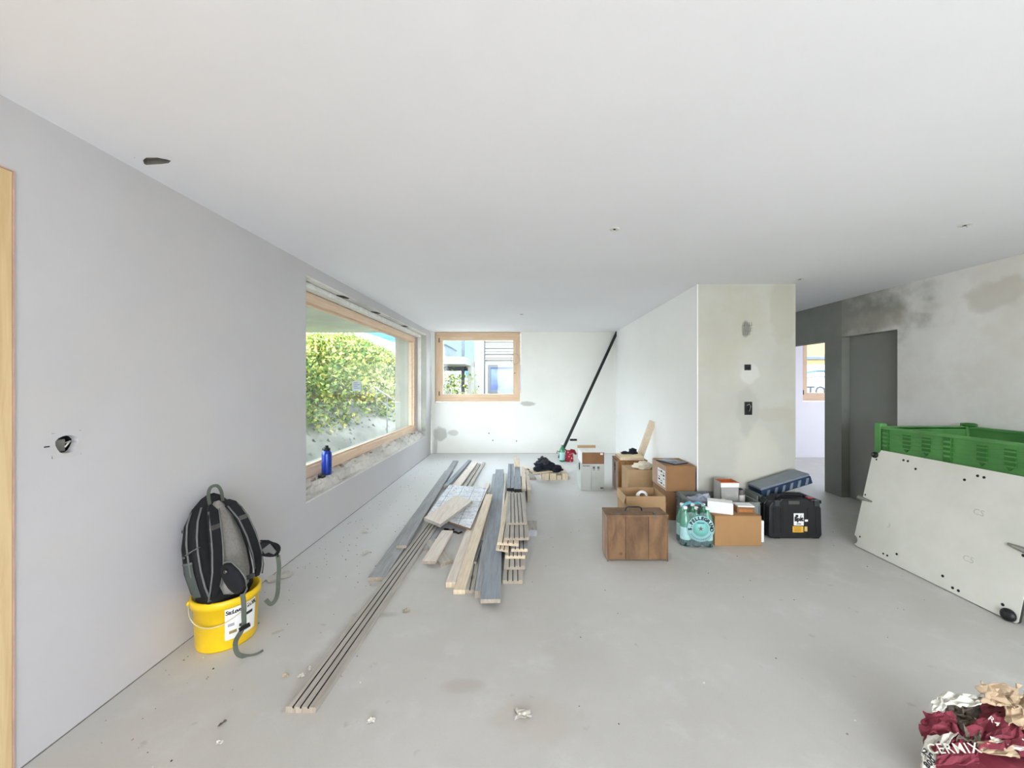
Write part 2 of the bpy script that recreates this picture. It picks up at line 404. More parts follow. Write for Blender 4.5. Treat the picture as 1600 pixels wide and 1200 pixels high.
struct('wall_side_room_right', M_lav, wall_shell('x', 8.1, 8.2, (5.02, 7.6), (0, ZC), [(5.5, 6.9, .9, 2.2)]))  # unseen opening added here to brighten the side room
struct('wall_side_room_front', M_lav, MB().box((XR + .152, 5.022, 0), (8.1, 5.06, ZC)))
# the end of the room behind the viewer: unseen, its wide opening added for daylight
struct('wall_rear', M_left, wall_shell('y', -3.3, -3.0, (-2.45, XR + .15), (0, ZC), [(-1.2, 3.6, 0.03, 2.36)]))

struct('trim_9', M_gap0, MB().box((XL, 1.4, 0), (XL + .004, 7.69, .003)), warp=lw)
struct('trim_10', M_gap0, MB().box((-1.78, YB - .007, 0), (1.89, YB, .003)))
# metal bead along the door corner and chipped reveal edges
def ragged_strip(name, p0, p1, w, t, n, m, amp, wdir, tdir, seed, warp=None):
    """a chipped plaster edge: a bumpy strip from p0 to p1"""
    p0, p1, wdir, tdir = map(Vector, (p0, p1, wdir, tdir)); mb = MB(); rings = []
    for i in range(n + 1):
        c = p0.lerp(p1, i / n)
        r = [noise.noise(Vector((i * 0.9, seed + k * 9.1, 0))) * amp for k in range(4)]
        rings.append([c + tdir * 0 , c + wdir * (w + r[0]) , c + wdir * (w * .8 + r[1]) + tdir * (t + r[2] * .4), c + tdir * (t + r[3] * .3)])
    mb.loops(rings, smooth=False)
    return struct(name, m, mb, warp=warp)
M_chip = plaster('chipped_edge', 'EDEBE6', cloud=0.15, bump=0.8)
M_chipd = plaster('rough_mortar', 'E9E5DE', cloud=0.22, bump=1.0)
# ledge of the big window: rough mortar, higher towards the frame
def ledge():
    mb = MB(); n = 130; prof = [(-0.002, .395), (-.030, .405), (-.055, .418), (-.075, .450), (-.085, .470), (-.115, .482), (-.15, .496), (-.185, .505), (-.22, .512)]
    rings = []
    for i in range(n + 1):
        Y = 3.28 + (7.325 - 3.28) * i / n; r = []
        for j, (dx, z) in enumerate(prof):
            k = noise.noise(Vector((Y * 6, j * 0.7, 3.1))) * 0.026 + noise.noise(Vector((Y * 22, j * 1.9, 8.1))) * 0.020
            sh = noise.noise(Vector((Y * 2.3, 5.5, 1))) * 0.022 if 2 < j < 6 else 0
            r.append((XL + dx + sh + (k * .5 if j else 0), Y, z + (k if j > 1 else k * .25)))
        r += [(XL - .22, Y, .38), (XL - .003, Y, .38)]
        rings.append(r)
    mb.loops(rings, smooth=False)
    return struct('window_sill_1', M_chipd, mb, warp=lw)
ledge()
ragged_strip('trim_1', (XL + .001, 3.27, .392), (XL + .001, 7.33, .392), .035, .012, 110, M_chip, .014, (-1, 0, 0), (0, 0, 1), 3, lw)
ragged_strip('trim_2', (XL + .001, 3.27, 2.338), (XL + .001, 7.33, 2.338), .09, -.014, 110, M_chipd, .012, (-1, 0, 0), (0, 0, 1), 7, lw)
ragged_strip('trim_3', (XL - .10, 3.27, 2.33), (XL - .10, 7.33, 2.33), .11, -.045, 110, M_foam, .012, (-1, 0, 0), (0, 0, 1), 11, lw)
# strips of the far reveal
struct('trim_4', M_conc, MB().box((XL - .09, 7.318, .5), (XL - .005, 7.329, 2.33)), warp=lw)
struct('trim_5', M_chip, MB().box((XL - .16, 7.31, .5), (XL - .092, 7.329, 2.33)), warp=lw)
M_gap = mat('dark_gap', '3A3733', 0.9)
for y in (3.95, 4.85, 6.05):
    struct('trim_6', M_gap, MB().prism([(XL - .075, y), (XL - .02, y + .05), (XL - .015, y + .16), (XL - .06, y + .12)], 2.315, 2.3235), warp=lw)
ragged_strip('trim_7', (BW[0], YB - .001, 1.012), (BW[1] + .02, YB - .001, 1.012), .05, .012, 60, M_chip, .01, (0, 1, 0), (0, 0, 1), 21)

# window 1 : big fixed pane in a timber frame
FX0, FX1 = XL - .30, XL - .20
def window_fixed():
    w = thing('window_1', None, None, (XL - .25, 5.3, .51)); del_empty(w); w['kind'] = 'structure'
    part(w, 'window_frame', [M_larchy, M_larch], frame_x(FX0, FX1, 3.05, 7.30, .51, 2.285, .095), warp=lw)
    part(w, 'bead', M_larchy, frame_x(FX0 + .02, FX1 - .035, 3.145, 7.205, .605, 2.19, .018), warp=lw)
    part(w, 'pane', M_glass, MB().box((FX0 + .045, 3.146, .606), (FX0 + .055, 7.204, 2.189)), warp=lw)
    return w
def del_empty(w):
    for k in ('label', 'category'):
        if k in w: del w[k]
def frame_x(x0, x1, y0, y1, z0, z1, w):
    mb = MB()
    mb.box((x0, y0, z0), (x1, y1, z0 + w), mi=0, bev=.003).box((x0, y0, z1 - w), (x1, y1, z1), mi=0, bev=.003)
    mb.box((x0, y0, z0 + w), (x1, y0 + w, z1 - w), mi=0, bev=.003).box((x0, y1 - w, z0 + w), (x1, y1, z1 - w), mi=0, bev=.003)
    return mb
def frame_y(y0, y1, x0, x1, z0, z1, w):
    mb = MB()
    mb.box((x0, y0, z0), (x1, y1, z0 + w), mi=0, bev=.002).box((x0, y0, z1 - w), (x1, y1, z1), mi=0, bev=.002)
    mb.box((x0, y0, z0 + w), (x0 + w, y1, z1 - w), mi=1, bev=.002).box((x1 - w, y0, z0 + w), (x1, y1, z1 - w), mi=1, bev=.002)
    return mb
window_fixed()
def window_sash(name, x0, x1, z0, z1, y, handle='right'):
    w = thing(name, None, None, ((x0 + x1) / 2, y, z0)); del_empty(w); w['kind'] = 'structure'
    part(w, 'window_frame', [M_larchx, M_larch], frame_y(y, y + .09, x0, x1, z0, z1, .085))
    part(w, 'sash', [M_larchx, M_larch], frame_y(y - .018, y + .06, x0 + .075, x1 - .075, z0 + .085, z1 - .085, .07))
    part(w, 'pane', M_glass, MB().box((x0 + .14, y + .02, z0 + .15), (x1 - .14, y + .028, z1 - .15)))
    for zz in (z0 + .12, z1 - .20):
        part(w, 'hinge', M_gap, MB().box((x0 + .062, y - .03, zz), (x0 + .078, y - .004, zz + .09), bev=.004))
    part(w, 'handle_hole', M_gap, MB().lathe([(.011, 0), (.011, .006), (.004, .007)], 10, frameT((x1 - .11, y - .018, (z0 + z1) / 2 - .12), (1, 0, 0), (0, 0, 1))))
    return w
window_sash('window_2', BW[0] + .01, BW[1] - .01, 1.035, 2.435, YB + .09)
window_sash('window_3', 5.37, 7.19, 1.07, 2.41, 7.42)
# assumed rear window behind the viewer, added to light the room
w = thing('window_4_assumed', None, None, (1.1, -3.15, .05)); del_empty(w); w['kind'] = 'structure'
part(w, 'window_frame', [M_larchx, M_larch], frame_y(-3.2, -3.1, -1.2, 3.6, .03, 2.36, .06))
part(w, 'mullion', M_larch, MB().box((1.06, -3.2, .13), (1.14, -3.1, 2.28)))
# timber door at the left picture edge, flush with the plaster
d = thing('door_1', None, None, (XL, .6, 0)); del_empty(d); d['kind'] = 'structure'
M_edge = mat('door_edge_strip', 'C9A79A', 0.6)
part(d, 'door_leaf', M_doorw, MB().box((XL - .05, -.19, .004), (XL + .004, 1.388, 2.182), bev=.002), warp=lw)
part(d, 'edge_strip', M_edge, MB().box((XL - .03, 1.3885, 0), (XL + .005, 1.394, 2.188)).box((XL - .03, -.19, 2.1825), (XL + .005, 1.3885, 2.188)), warp=lw)
def backing(name, a, b, m, warp=None): return struct(name, m, MB().box(a, b), warp=warp)
backing('trim_8', (XL - .20, -.24, .0), (XL - .06, 1.44, 2.24), M_conc, lw)

# ---------------------------------------------------------------- holes and sockets
M_black = mat('black_plastic', '17181A', 0.45, var=.15)
M_wire = mat('cable', 'C9C7C2', 0.5); M_strand = mat('mesh_strand', '94938C', .9)
M_dkpl = mat('grey_cut_plaster', '85837D', 0.95, bump=.8, bscale=50)
def torn_ring(c, ux, uy, outline, w, m, parent, name='torn_edge'):
    mb = MB(); n = len(outline); c, ux, uy = Vector(c), Vector(ux), Vector(uy); nz = ux.cross(uy)
    ri = [c + ux * a + uy * b + nz * -.001 for a, b in outline]
    ro = [c + ux * a * (1 + w) + uy * b * (1 + w) + nz * .0 for a, b in outline]
    rd = [c + ux * a + uy * b + nz * -.02 for a, b in outline]
    mb.loops([rd, ri, ro], cap=False, smooth=False); return part(parent, name, m, mb)
t = thing('ceiling_opening', 'torn lens-shaped cut-out in the ceiling above the left wall', 'ceiling hole', (-1.68, 1.77, ZC))
part(t, 'recess', M_dkpl, MB().add([(-1.755, 1.74, ZC), (-1.605, 1.74, ZC), (-1.605, 1.80, ZC), (-1.755, 1.80, ZC), (-1.745, 1.75, ZC + .05), (-1.615, 1.75, ZC + .05), (-1.615, 1.79, ZC + .05), (-1.745, 1.79, ZC + .05)],
     [(4, 5, 6, 7), (0, 1, 5, 4), (1, 2, 6, 5), (2, 3, 7, 6), (3, 0, 4, 7)]))
lens = [(-.085, .028), (-.05, .024), (0, .02), (.045, .012), (.072, -.006), (.066, -.016), (.03, -.034), (-.01, -.036), (-.05, -.012), (-.07, .012)]
cring = MB()
n_ = len(lens); cc = Vector((-1.68, 1.77, ZC))
rect = []
for a, b in lens:
    k = max(abs(a) / .095, abs(b) / .045); rect.append((a / k, b / k))
cring.loops([[cc + Vector((a, b, -.001)) for a, b in lens], [cc + Vector((a, b, -.0005)) for a, b in rect]], cap=False, smooth=False)
part(t, 'plaster_lip', M_ceil, cring)
M_rag = mat('torn_lining', '8E7F7A', 0.9, var=.3, nscale=40, bump=.8)
for k in range(4):
    x = -1.73 + k * .03
    part(t, 'torn_flap', M_rag, MB().add([(x, 1.752, ZC + .006), (x + .03, 1.760, ZC + .02), (x + .012, 1.795, ZC + .03), (x - .02, 1.775, ZC + .012)], [(0, 1, 2, 3)]))

def socket_wall_left():
    Y, z = ys, zs_; x = XL + SK * Y
    t = thing('socket_box', 'open grey socket cut-out in the left wall near the timber door', 'socket', (x, Y, z))
    part(t, 'box_cup', M_dark, MB().add([(x, Y - .05, z - .05), (x, Y + .05, z - .05), (x, Y + .05, z + .05), (x, Y - .05, z + .05), (x - .06, Y - .045, z - .045), (x - .06, Y + .045, z - .045), (x - .06, Y + .045, z + .045), (x - .06, Y - .045, z + .045)],
         [(4, 5, 6, 7), (0, 1, 5, 4), (1, 2, 6, 5), (2, 3, 7, 6), (3, 0, 4, 7)]))
    o = [(.036 * math.cos(a) * (1.1 + .12 * math.sin(3 * a)), .036 * math.sin(a) * (1.1 + .1 * math.cos(2 * a))) for a in [i * PI / 8 for i in range(16)]]
    mb = MB(); c = Vector((x + .001, Y, z))
    def pt(a, b, d=0): return c + Vector((d, a, b))
    out = []
    for a, b in o:
        k = max(abs(a), abs(b)) / .052; out.append((a / k, b / k))
    mb.loops([[pt(a, b, -.03) for a, b in o], [pt(a, b) for a, b in o], [pt(a, b, -.0005) for a, b in out]], cap=False, smooth=False)
    part(t, 'plaster_rim', M_left, mb)
    part(t, 'inner_box', M_dkpl, MB().box((x - .05, Y - .03, z - .03), (x - .02, Y + .012, z + .02), bev=.004))
    part(t, 'cable_end', M_wire, MB().tube([(x - .03, Y + .01, z), (x - .005, Y + .015, z + .01), (x + .004, Y - .01, z - .01)], .003, 6))
    part(t, 'nail', M_gap, MB().box((x, Y - .075, z - .002), (x + .004, Y - .06, z + .003)))
socket_wall_left()
def front_socket(px, py, w, h, label, name='socket_box'):
    c = P(px, py, YF); t = thing(name, label, 'socket', (c.x, YF, c.z))
    fr = MB().box((c.x - w, YF - .006, c.z - h), (c.x + w, YF + .0, c.z + h), bev=.003)
    part(t, 'box_rim', M_black, fr)
    part(t, 'box_cup', M_dark, MB().lathe([(min(w, h) * .8, 0), (min(w, h) * .8, .002), (min(w, h) * .7, .003)], 16, frameT((c.x, YF - .006, c.z + (h - w if h > w else 0) * .6), (1, 0, 0), (0, 0, 1))))
    if h > w * 1.2:
        part(t, 'box_cup', M_dark, MB().lathe([(w * .8, 0), (w * .8, .002), (w * .7, .003)], 16, frameT((c.x, YF - .006, c.z - (h - w) * .9), (1, 0, 0), (0, 0, 1))))
        part(t, 'cable_loop', M_wire, MB().tube([(c.x - .02, YF - .01, c.z + .03), (c.x - .005, YF - .03, c.z + .045), (c.x + .012, YF - .026, c.z + .02), (c.x, YF - .02, c.z - .03)], .0035, 6))
    else:
        part(t, 'cable_stub', mat('blue_cable', '2F3E6C', .5), MB().tube([(c.x - .012, YF - .008, c.z), (c.x, YF - .02, c.z + .008), (c.x + .014, YF - .01, c.z - .004)], .004, 6))
front_socket(1168, 574, .034, .030, 'small single switch box in the raw plaster partition, upper of two')
front_socket(1169, 638, .040, .068, 'tall double socket box with a cable, lower on the raw plaster partition')
t = thing('socket_plate', 'black double socket low on the back wall beside the leaning pole', 'socket', (1.05, YB, .27))
part(t, 'back_plate', M_dark, MB().box((.98, YB + .02, .252), (1.125, YB + .03, .295)))
part(t, 'cup', M_black, MB().box((.984, YB - .004, .256), (1.050, YB + .02, .292), bev=.002))
part(t, 'cup', M_black, MB().box((1.055, YB - .004, .256), (1.121, YB + .02, .292), bev=.002))
# reinforcement mesh patch pressed in the plaster
c = P(1168, 515, YF)
t = thing('mesh_patch', 'scraped grey mesh patch high on the raw plaster partition', 'wall patch', (c.x, YF, c.z))
for k in range(4):
    x = c.x - .035 + k * .022
    part(t, 'strand', M_strand, MB().tube([(x + .012, YF - .002, c.z + .075), (x, YF - .003, c.z), (x - .012, YF - .002, c.z - .06)], .0022, 5))
for k in range(3):
    z = c.z - .02 + k * .028
    part(t, 'strand', M_strand, MB().tube([(c.x - .05, YF - .002, z), (c.x + .05, YF - .002, z + .006)], .0022, 5))
for px, py, lb in ((960, 358, 'small ceiling cable outlet above the middle of the room'), (1507, 352, 'small ceiling cable outlet nearest the right wall'),
                   (815, 491, 'small ceiling cable outlet nearest the back window'), (1250, 436, 'chipped cable outlet in the ceiling beside the partition corner')):
    c = G(px, py, ZC); t = thing('ceiling_outlet', lb, 'ceiling outlet', (c.x, c.y, ZC), 'ceiling cable outlets')
    part(t, 'ring', M_chip, MB().lathe([(.034, 0), (.032, -.003), (.014, -.003), (.012, .0)], 18, Matrix.Translation(c)))
    part(t, 'hole', M_dark, MB().lathe([(.010, -.001), (.010, -.0035), (.002, -.0036)], 12, Matrix.Translation(c)))
    for sx in (-1, 1):
        part(t, 'wire', M_wire, MB().tube([c + Vector((sx * .005, 0, 0)), c + Vector((sx * .012, 0, -.012)), c + Vector((sx * .024, .004, -.010))], .0022, 5))
# small nails and marks on the back wall
for px, py in ((764, 677), (807, 689), (770, 688)):
    c = P(px, py, YB)
    tag(MB().lathe([(.012, 0), (.010, .006), (.004, .007)], 10, frameT((c.x, YB, c.z), (1, 0, 0), (0, 0, 1))).build('wall_plug', M_gap, origin=c),
        {764: 'dark plug hole in the back wall under the window', 807: 'right-hand small plug hole low on the back wall', 770: 'tiny plug hole low on the back wall left of another'}[px], 'wall plug', 'plug holes in the back wall')

# thin cable loop on the back window
c = P(805, 561, YB + .05)
pts = [c + Vector((.085 * math.sin(a), 0, .105 * math.cos(a))) for a in [i * 2 * PI / 28 for i in range(29)]]
t = thing('cable_loop', 'thin pale cable loop hanging on the right stile of the back window', 'cable', c)
part(t, 'loop', mat('loop_cable', 'B8B6B0', .5), MB().tube(pts, .006, 6))
part(t, 'lead', M_wire, MB().tube([c + Vector((.0, 0, .105)), c + Vector((.01, -.005, .2)), c + Vector((.02, -.01, .31)), c + Vector((.08, .0, .36))], .003, 6))
t = MB()
# label on the glass of window 1
Yl = 2.12 * F / (VX - 551); zl = H - (603 - VY) * Yl / F; xl = FX0 + .0555 + SK * Yl
o = thing('glass_label', 'small white printed label stuck on the big window pane', 'label', (xl, Yl, zl))
part(o, 'sheet', paper_backlit('label_paper'), MB().box((xl, Yl - .13, zl - .062), (xl + .001, Yl + .13, zl + .062)))
lt = MB()
for k in range(4): lt.box((xl + .001, Yl - .1, zl + .035 - k * .022), (xl + .0015, Yl + (.09 if k % 2 else .02), zl + .042 - k * .022))
part(o, 'print', mat('label_print', '8A97B0', .6), lt)

# ---------------------------------------------------------------- timber on the floor
W_dry = wood('weathered_light_board', 'B9B3AB', 'A09A91', 7); W_cut = wood('grey_sawn_end', 'B0A696', '94897A', 20, knots=False, axis='Z')
W_grey = wood('grey_weathered_board', 'A6A7A8', '8E9093', 7)
W_blue = wood('blue_grey_board', '969CA3', '80868F', 7, knots=False)
W_pine = wood('pine_board', 'E4D6C2', 'D3BEA2', 8)
W_pink = wood('planed_pine_board', 'E6DCD2', 'D3C4B6', 8)
W_end = wood('sawn_end', 'DCCFB6', 'C6B394', 20, knots=False, axis='Z')
M_groove = mat('groove_dark', '26262A', .8)
def plank(label, p0, p1, w, th, m, grooves=0, group='boards lying on the floor', name='plank', roll=0.0, cat='plank', endm=None, cut=0.0):
    """a board whose underside runs from p0 to p1 (centre line)"""
    p0, p1 = Vector(p0), Vector(p1); d = p1 - p0; L = d.length; d.normalize()
    q = d.to_track_quat('Y', 'Z'); T = Matrix.Translation(p0) @ q.to_matrix().to_4x4() @ Matrix.Rotation(roll, 4, 'Y')
    prof = [(-w / 2, 0, 0), (w / 2, 0, 0), (w / 2, th, 0)]
    if grooves:
        gw = .007; gd = .007
        xs = [w / 2 - w * (i + 1) / (grooves + 1) for i in range(grooves)]
        for x in xs: prof += [(x + gw / 2, th, 1), (x + gw / 2, th - gd, 1), (x - gw / 2, th - gd, 1), (x - gw / 2, th, 0)]
    prof.append((-w / 2, th, 0))
    n = len(prof); vs = []; fs = []; mi = []
    for k, y in ((0, 0.0), (1, L)):
        for x, z, g in prof: vs.append((x, y + (cut * x if k == 0 else 0), z))
    for i in range(n):
        j = (i + 1) % n; fs.append((i, n + i, n + j, j)); mi.append(1 if (prof[i][2] == 1 and i + 1 < n) else 0)
    fs.append(tuple(range(n))); fs.append(tuple(range(n, 2 * n))[::-1]); mi += [2, 2]
    mb = MB(); mb.v = [Vector(v) for v in vs]; mb.f = fs; mb.mi = mi; mb.sm = [False] * len(fs)
    o = mb.build(name, [m, M_groove, endm or W_cut], matrix=T)
    return tag(o, label, cat, group)
TH = .026
plank('longest grooved grey board, its near end closest to the viewer', (-.947, 1.651, 0), (-.862, 4.15, 0), .132, TH, W_dry, 3)
plank('wide grey board lying lowest and leftmost of the timber', (-1.035, 2.748, 0), (-1.14, 6.1, 0), .125, TH, W_grey)
plank('long grey board on top of the leftmost board', (-1.005, 3.23, TH + .001), (-1.15, 6.75, TH + .001), .085, TH, W_grey, endm=W_cut)
plank('pale pinkish board running out behind the marked panel', (-.885, 4.35, TH + .002), (-.80, 6.6, TH + .002), .11, TH, W_pink)
plank('narrow brown batten, inner of two beyond the marked panel', (-.775, 4.6, 0), (-.715, 6.6, 0), .045, .03, W_dry)
plank('narrow brown batten, rightmost beyond the marked panel', (-.705, 4.7, 0), (-.645, 6.7, 0), .045, .035, W_dry)
plank('grey strip between the long grey board and the pinkish board', (-1.00, 5.1, TH + .002), (-.905, 6.8, TH + .002), .06, TH, W_blue)
# marked panel and board on it
def quad(name, label, cat, pts, z, th, m, group=None, mi2=None, zs=None):
    mb = MB(); z_ = zs or [z] * 4
    vs = [(x, y, zz) for (x, y), zz in zip(pts, z_)] + [(x, y, zz + th) for (x, y), zz in zip(pts, z_)]
    mb.add(vs, [(3, 2, 1, 0), (4, 5, 6, 7)]); mb.add(vs, [(0, 1, 5, 4), (1, 2, 6, 5), (2, 3, 7, 6), (3, 0, 4, 7)], mi=1)
    return tag(mb.build(name, [m, mi2 or m], origin=(pts[0][0], pts[0][1], z)), label, cat, group)
def scribble():
    q = NT('marked_panel_face'); v = q.coord()
    n = q.noise(9, 3, .5, v, 2.5)
    band = q.math('SUBTRACT', 1.0, q.ramp(q.math('ABSOLUTE', q.math('SUBTRACT', n, .5)), .004, .014))
    n2 = q.noise(5.5, 2, .5, v, 3.5)
    b2 = q.math('SUBTRACT', 1.0, q.ramp(q.math('ABSOLUTE', q.math('SUBTRACT', n2, .53)), .003, .010))
    w1 = q.n('ShaderNodeTexWave', wave_type='BANDS', bands_direction='X'); w1.inputs['Scale'].default_value = 2.2; w1.inputs['Distortion'].default_value = .25
    q.l(v, w1.inputs['Vector']); l1 = q.ramp(w1.outputs['Fac'], .992, .999)
    w2 = q.n('ShaderNodeTexWave', wave_type='BANDS', bands_direction='Y'); w2.inputs['Scale'].default_value = 1.8; w2.inputs['Distortion'].default_value = .3
    q.l(v, w2.inputs['Vector']); l2 = q.ramp(w2.outputs['Fac'], .993, .999)
    f = q.math('MAXIMUM', q.math('MAXIMUM', band, b2), q.math('MAXIMUM', l1, l2))
    base = q.mix(q.ramp(q.noise(4, 5, .6, v), .4, .65), hexc('EEF1F6'), hexc('D8DCE0'))
    q.l(q.mix(q.math('MULTIPLY', f, .75), base, hexc('4A4E5C')), q.b.inputs['Base Color'])
    q.b.inputs['Roughness'].default_value = .6; return q.m
quad('marked_panel', 'pale panel covered in pencil lines lying across the boards', 'panel',
     [(-.956, 3.93), (-.471, 3.58), (-.424, 4.90), (-.943, 5.05)], .062, .016, scribble(), mi2=mat('panel_edge', '8A6A50', .8), zs=[.057, .045, .062, .062])
quad('plank', 'short wide board lying slantwise on the marked panel', 'plank',
     [(-.946, 3.74), (-.749, 3.57), (-.538, 4.26), (-.76, 4.47)], .085, .03, W_pink, 'boards lying on the floor', W_dry, zs=[.077, .074, .083, .083])
plank('long two-toned pine plank, its near end left of its twin', (-.487, 2.66, 0), (-.462, 5.3, 0), .068, .038, W_pink, endm=W_end)
plank('long pine plank resting its far end on the marked panel', (-.414, 2.575, .001), (-.372, 4.5, .085), .08, .03, W_pine, endm=W_end)
plank('short light board lying clear in the gap before the marked panel', (-.71, 2.95, .027), (-.682, 3.56, .030), .104, .022, W_pink)
plank('short brown board crossing under the light one before the marked panel', (-.578, 2.99, 0), (-.80, 3.42, 0), .105, .024, W_dry, cut=.3)
plank('small dark offcut sticking out from under the longest grooved board', (-.80, 3.25, 0), (-.77, 3.9, 0), .05, .022, W_grey)
plank('broad blue-grey board whose near end reaches furthest right', (-.192, 2.42, .03), (-.335, 6.05, .03), .125, TH, W_blue, endm=W_cut)
plank('board hidden under the broad blue-grey board', (-.20, 2.62, 0), (-.33, 5.9, 0), .11, .028, W_grey)
plank('narrow blue-grey strip left of the broad blue-grey board', (-.283, 2.535, 0), (-.403, 5.8, 0), .044, .045, W_grey)
plank('brownish grooved board between the pine planks and the narrow strip', (-.345, 2.59, 0), (-.425, 4.9, 0), .062, TH, W_dry, 1)
plank('short dark angle bar lying on the brownish grooved board', (-.352, 2.95, TH + .001), (-.338, 3.35, TH + .001), .02, .02, mat('dark_metal_bar', '4A4D55', .5), name='angle_bar', cat='bar')
# stepped stack on the right
plank('lowest board of the stepped stack, reaching nearest the viewer', (-.058, 2.712, 0), (-.10, 5.5, 0), .143, TH, W_dry, 3)
plank('second lowest board of the stepped stack', (-.047, 2.86, .027), (-.09, 5.5, .027), .158, TH, W_dry, 3)
plank('third board from below in the stepped stack', (-.044, 2.98, .054), (-.08, 5.4, .054), .155, TH, W_dry, 4, endm=W_end)
plank('fourth board of the stepped stack, pushed to the right', (-.012, 3.04, .081), (-.03, 5.3, .081), .13, TH, W_grey, 3, endm=W_end)
plank('narrow yellowish board jutting left at mid height of the stack', (-.150, 3.045, .081), (-.095, 4.9, .081), .10, .020, W_pine, 2, endm=W_end, cut=-.35)
plank('yellowish grooved board set at an angle in the middle of the stack', (-.105, 3.09, .108), (-.07, 5.0, .108), .175, .024, W_pine, 3, endm=W_end, cut=-.15)
plank('wide grooved board just beneath the top of the stack', (-.034, 3.13, .135), (-.06, 5.2, .135), .20, .024, W_dry, 4, endm=W_cut)
plank('short grooved board on top of the stepped stack', (-.036, 3.40, .161), (-.062, 4.30, .161), .175, TH, W_dry, 4, endm=W_cut)
plank('long pale batten on edge along the left of the stack', (-.170, 3.14, .058), (-.225, 5.6, .058), .022, .045, W_pink)
plank('grey channel board on the far half of the stack, left one', (-.122, 4.46, .161), (-.150, 5.80, .161), .082, .036, W_blue, 1, endm=M_groove)
plank('grey channel board on the far half of the stack, middle one', (-.036, 4.42, .161), (-.058, 5.70, .161), .082, .036, W_blue, 0, endm=M_groove)
plank('light board beside the grey channel boards on the stack', (.035, 4.46, .161), (.030, 5.6, .161), .05, .03, W_pine, 0)
plank('light board outermost at the right of the far stack', (.095, 4.50, .135), (.085, 5.5, .135), .045, .03, W_pink, 0)
plank('narrow board bearing the outermost light board', (.092, 4.55, 0), (.085, 5.4, 0), .035, .134, W_grey, 0)
plank('small block poking out at the right foot of the stack', (.09, 3.56, 0), (.095, 3.80, 0), .12, .055, W_dry, 0, endm=W_grey)
for dx, h, lb in ((-.10, .15, 'upright pine block at the far end of the stack, taller one'), (-.055, .11, 'upright pine block at the far end of the stack, shorter one')):
    tag(MB().box((dx, 5.58, .198), (dx + .038, 5.64, .198 + h), bev=.002).build('wood_block', W_pine, origin=(dx, 5.58, .198)), lb, 'block', 'upright blocks on the stack')
# battens with boards and jacket on them
xs_ = [.31, .42, .525, .60]
for i, (x, w_) in enumerate(zip(xs_, (.10, .095, .065, .085))):
    plank(['leftmost', 'second', 'third', 'rightmost'][i] + ' pine beam end under the dark jacket', (x + w_ / 2, 5.6, 0), (x + w_ / 2 - .02, 6.15, 0), w_, .095 if i != 2 else .07, W_pine, group='beams under the dark jacket', name='beam', cat='beam', endm=W_end)
plank('light board lying on the pine beams left of the jacket', (.14, 5.62, .098), (.52, 5.78, .098), .15, .022, W_pine)
plank('pale board lying on the floor behind the stack toward the jacket', (.26, 5.95, 0), (.03, 6.5, 0), .14, .03, W_pink)
plank('pale board beside the beams, nearer the stack', (.17, 5.62, 0), (.08, 6.2, 0), .10, .03, W_dry)
# jacket
def blob(mb, c, r, seed, amp=.35, n=3, flat=0.0, T=None, mi=0, freq=2.2):
    bm = bmesh.new(); bmesh.ops.create_icosphere(bm, subdivisions=n, radius=1)
    for v in bm.verts:
        p = v.co.copy(); k = 1 + amp * noise.noise(p * freq + Vector((seed, 0, 0))) + amp * .5 * abs(noise.noise(p * freq * 2.7 + Vector((seed, 3, 0))))
        v.co = Vector((p.x * r[0] * k, p.y * r[1] * k, p.z * r[2] * k)) + Vector(c)
        if v.co.z < flat: v.co.z = flat + (v.co.z - flat) * .02
    return mb.addbm(bm, T, mi, True)
M_jack = mat('dark_navy_cloth', '191B26', .9, bump=.5, bscale=30); M_jackg = mat('charcoal_cloth', '3C3A40', .9, bump=.5)
t = thing('jacket', 'dark navy jacket heaped on the pine beams', 'jacket', (.42, 5.7, .125))
part(t, 'body', M_jack, blob(MB(), (.36, 5.72, .18), (.17, .10, .06), 3, .3, 4, .125, freq=1.4))
part(t, 'hood', M_jackg, blob(MB(), (.33, 5.70, .25), (.085, .07, .06), 9, .5, 4, .17))
part(t, 'sleeve', M_jack, blob(MB(), (.52, 5.68, .145), (.08, .06, .05), 5, .6, 4, .098))
part(t, 'sleeve', M_jack, MB().tube([(.20, 5.66, .15), (.24, 5.62, .16), (.31, 5.62, .17)], [.03, .045, .04], 10))
part(t, 'strap', M_jackg, MB().tube([(.26, 5.66, .26), (.30, 5.64, .31), (.35, 5.64, .315), (.39, 5.66, .27)], .012, 8))

# ---------------------------------------------------------------- pole, bottle and red pouch at the back wall
p0, p1 = P(874, 715.5, 7.20), P(964, 518.5, 7.64); p0.z = .001
o = thing('leaning_pole', 'long black bar leaning from the floor into the back corner', 'pole', p0)
part(o, 'bar', M_black, MB().tube([p0 + Vector((0, 0, .02)), p1], .052, flat=.03, up=(0, 1, 0)))
part(o, 'end_cap', mat('cap', '3A3A3C', .6), MB().tube([p0, p0 + (p1 - p0).normalized() * .05], .06, flat=.036, up=(0, 1, 0)))
M_gglass = mat('green_bottle_glass', '2E8A5E', .12, var=.1, spec=.8); M_paleb = mat('pale_blue_label', 'BFE3E0', .4, c2='9ED0D0', nscale=30)
M_white = mat('white_plastic', 'F0F0EE', .4, var=.03)
c = G(878.5, 721)
o = thing('water_bottle', 'green glass water bottle standing by the foot of the leaning pole', 'bottle', c)
part(o, 'body', M_gglass, MB().lathe([(.03, 0), (.05, .008), (.052, .05), (.052, .19), (.035, .235), (.018, .27), (.016, .31), (.014, .315)], 24, Matrix.Translation(c)))
part(o, 'label', M_paleb, MB().lathe([(.0525, .03), (.0535, .032), (.0535, .17), (.0525, .172)], 24, Matrix.Translation(c), cap=False))
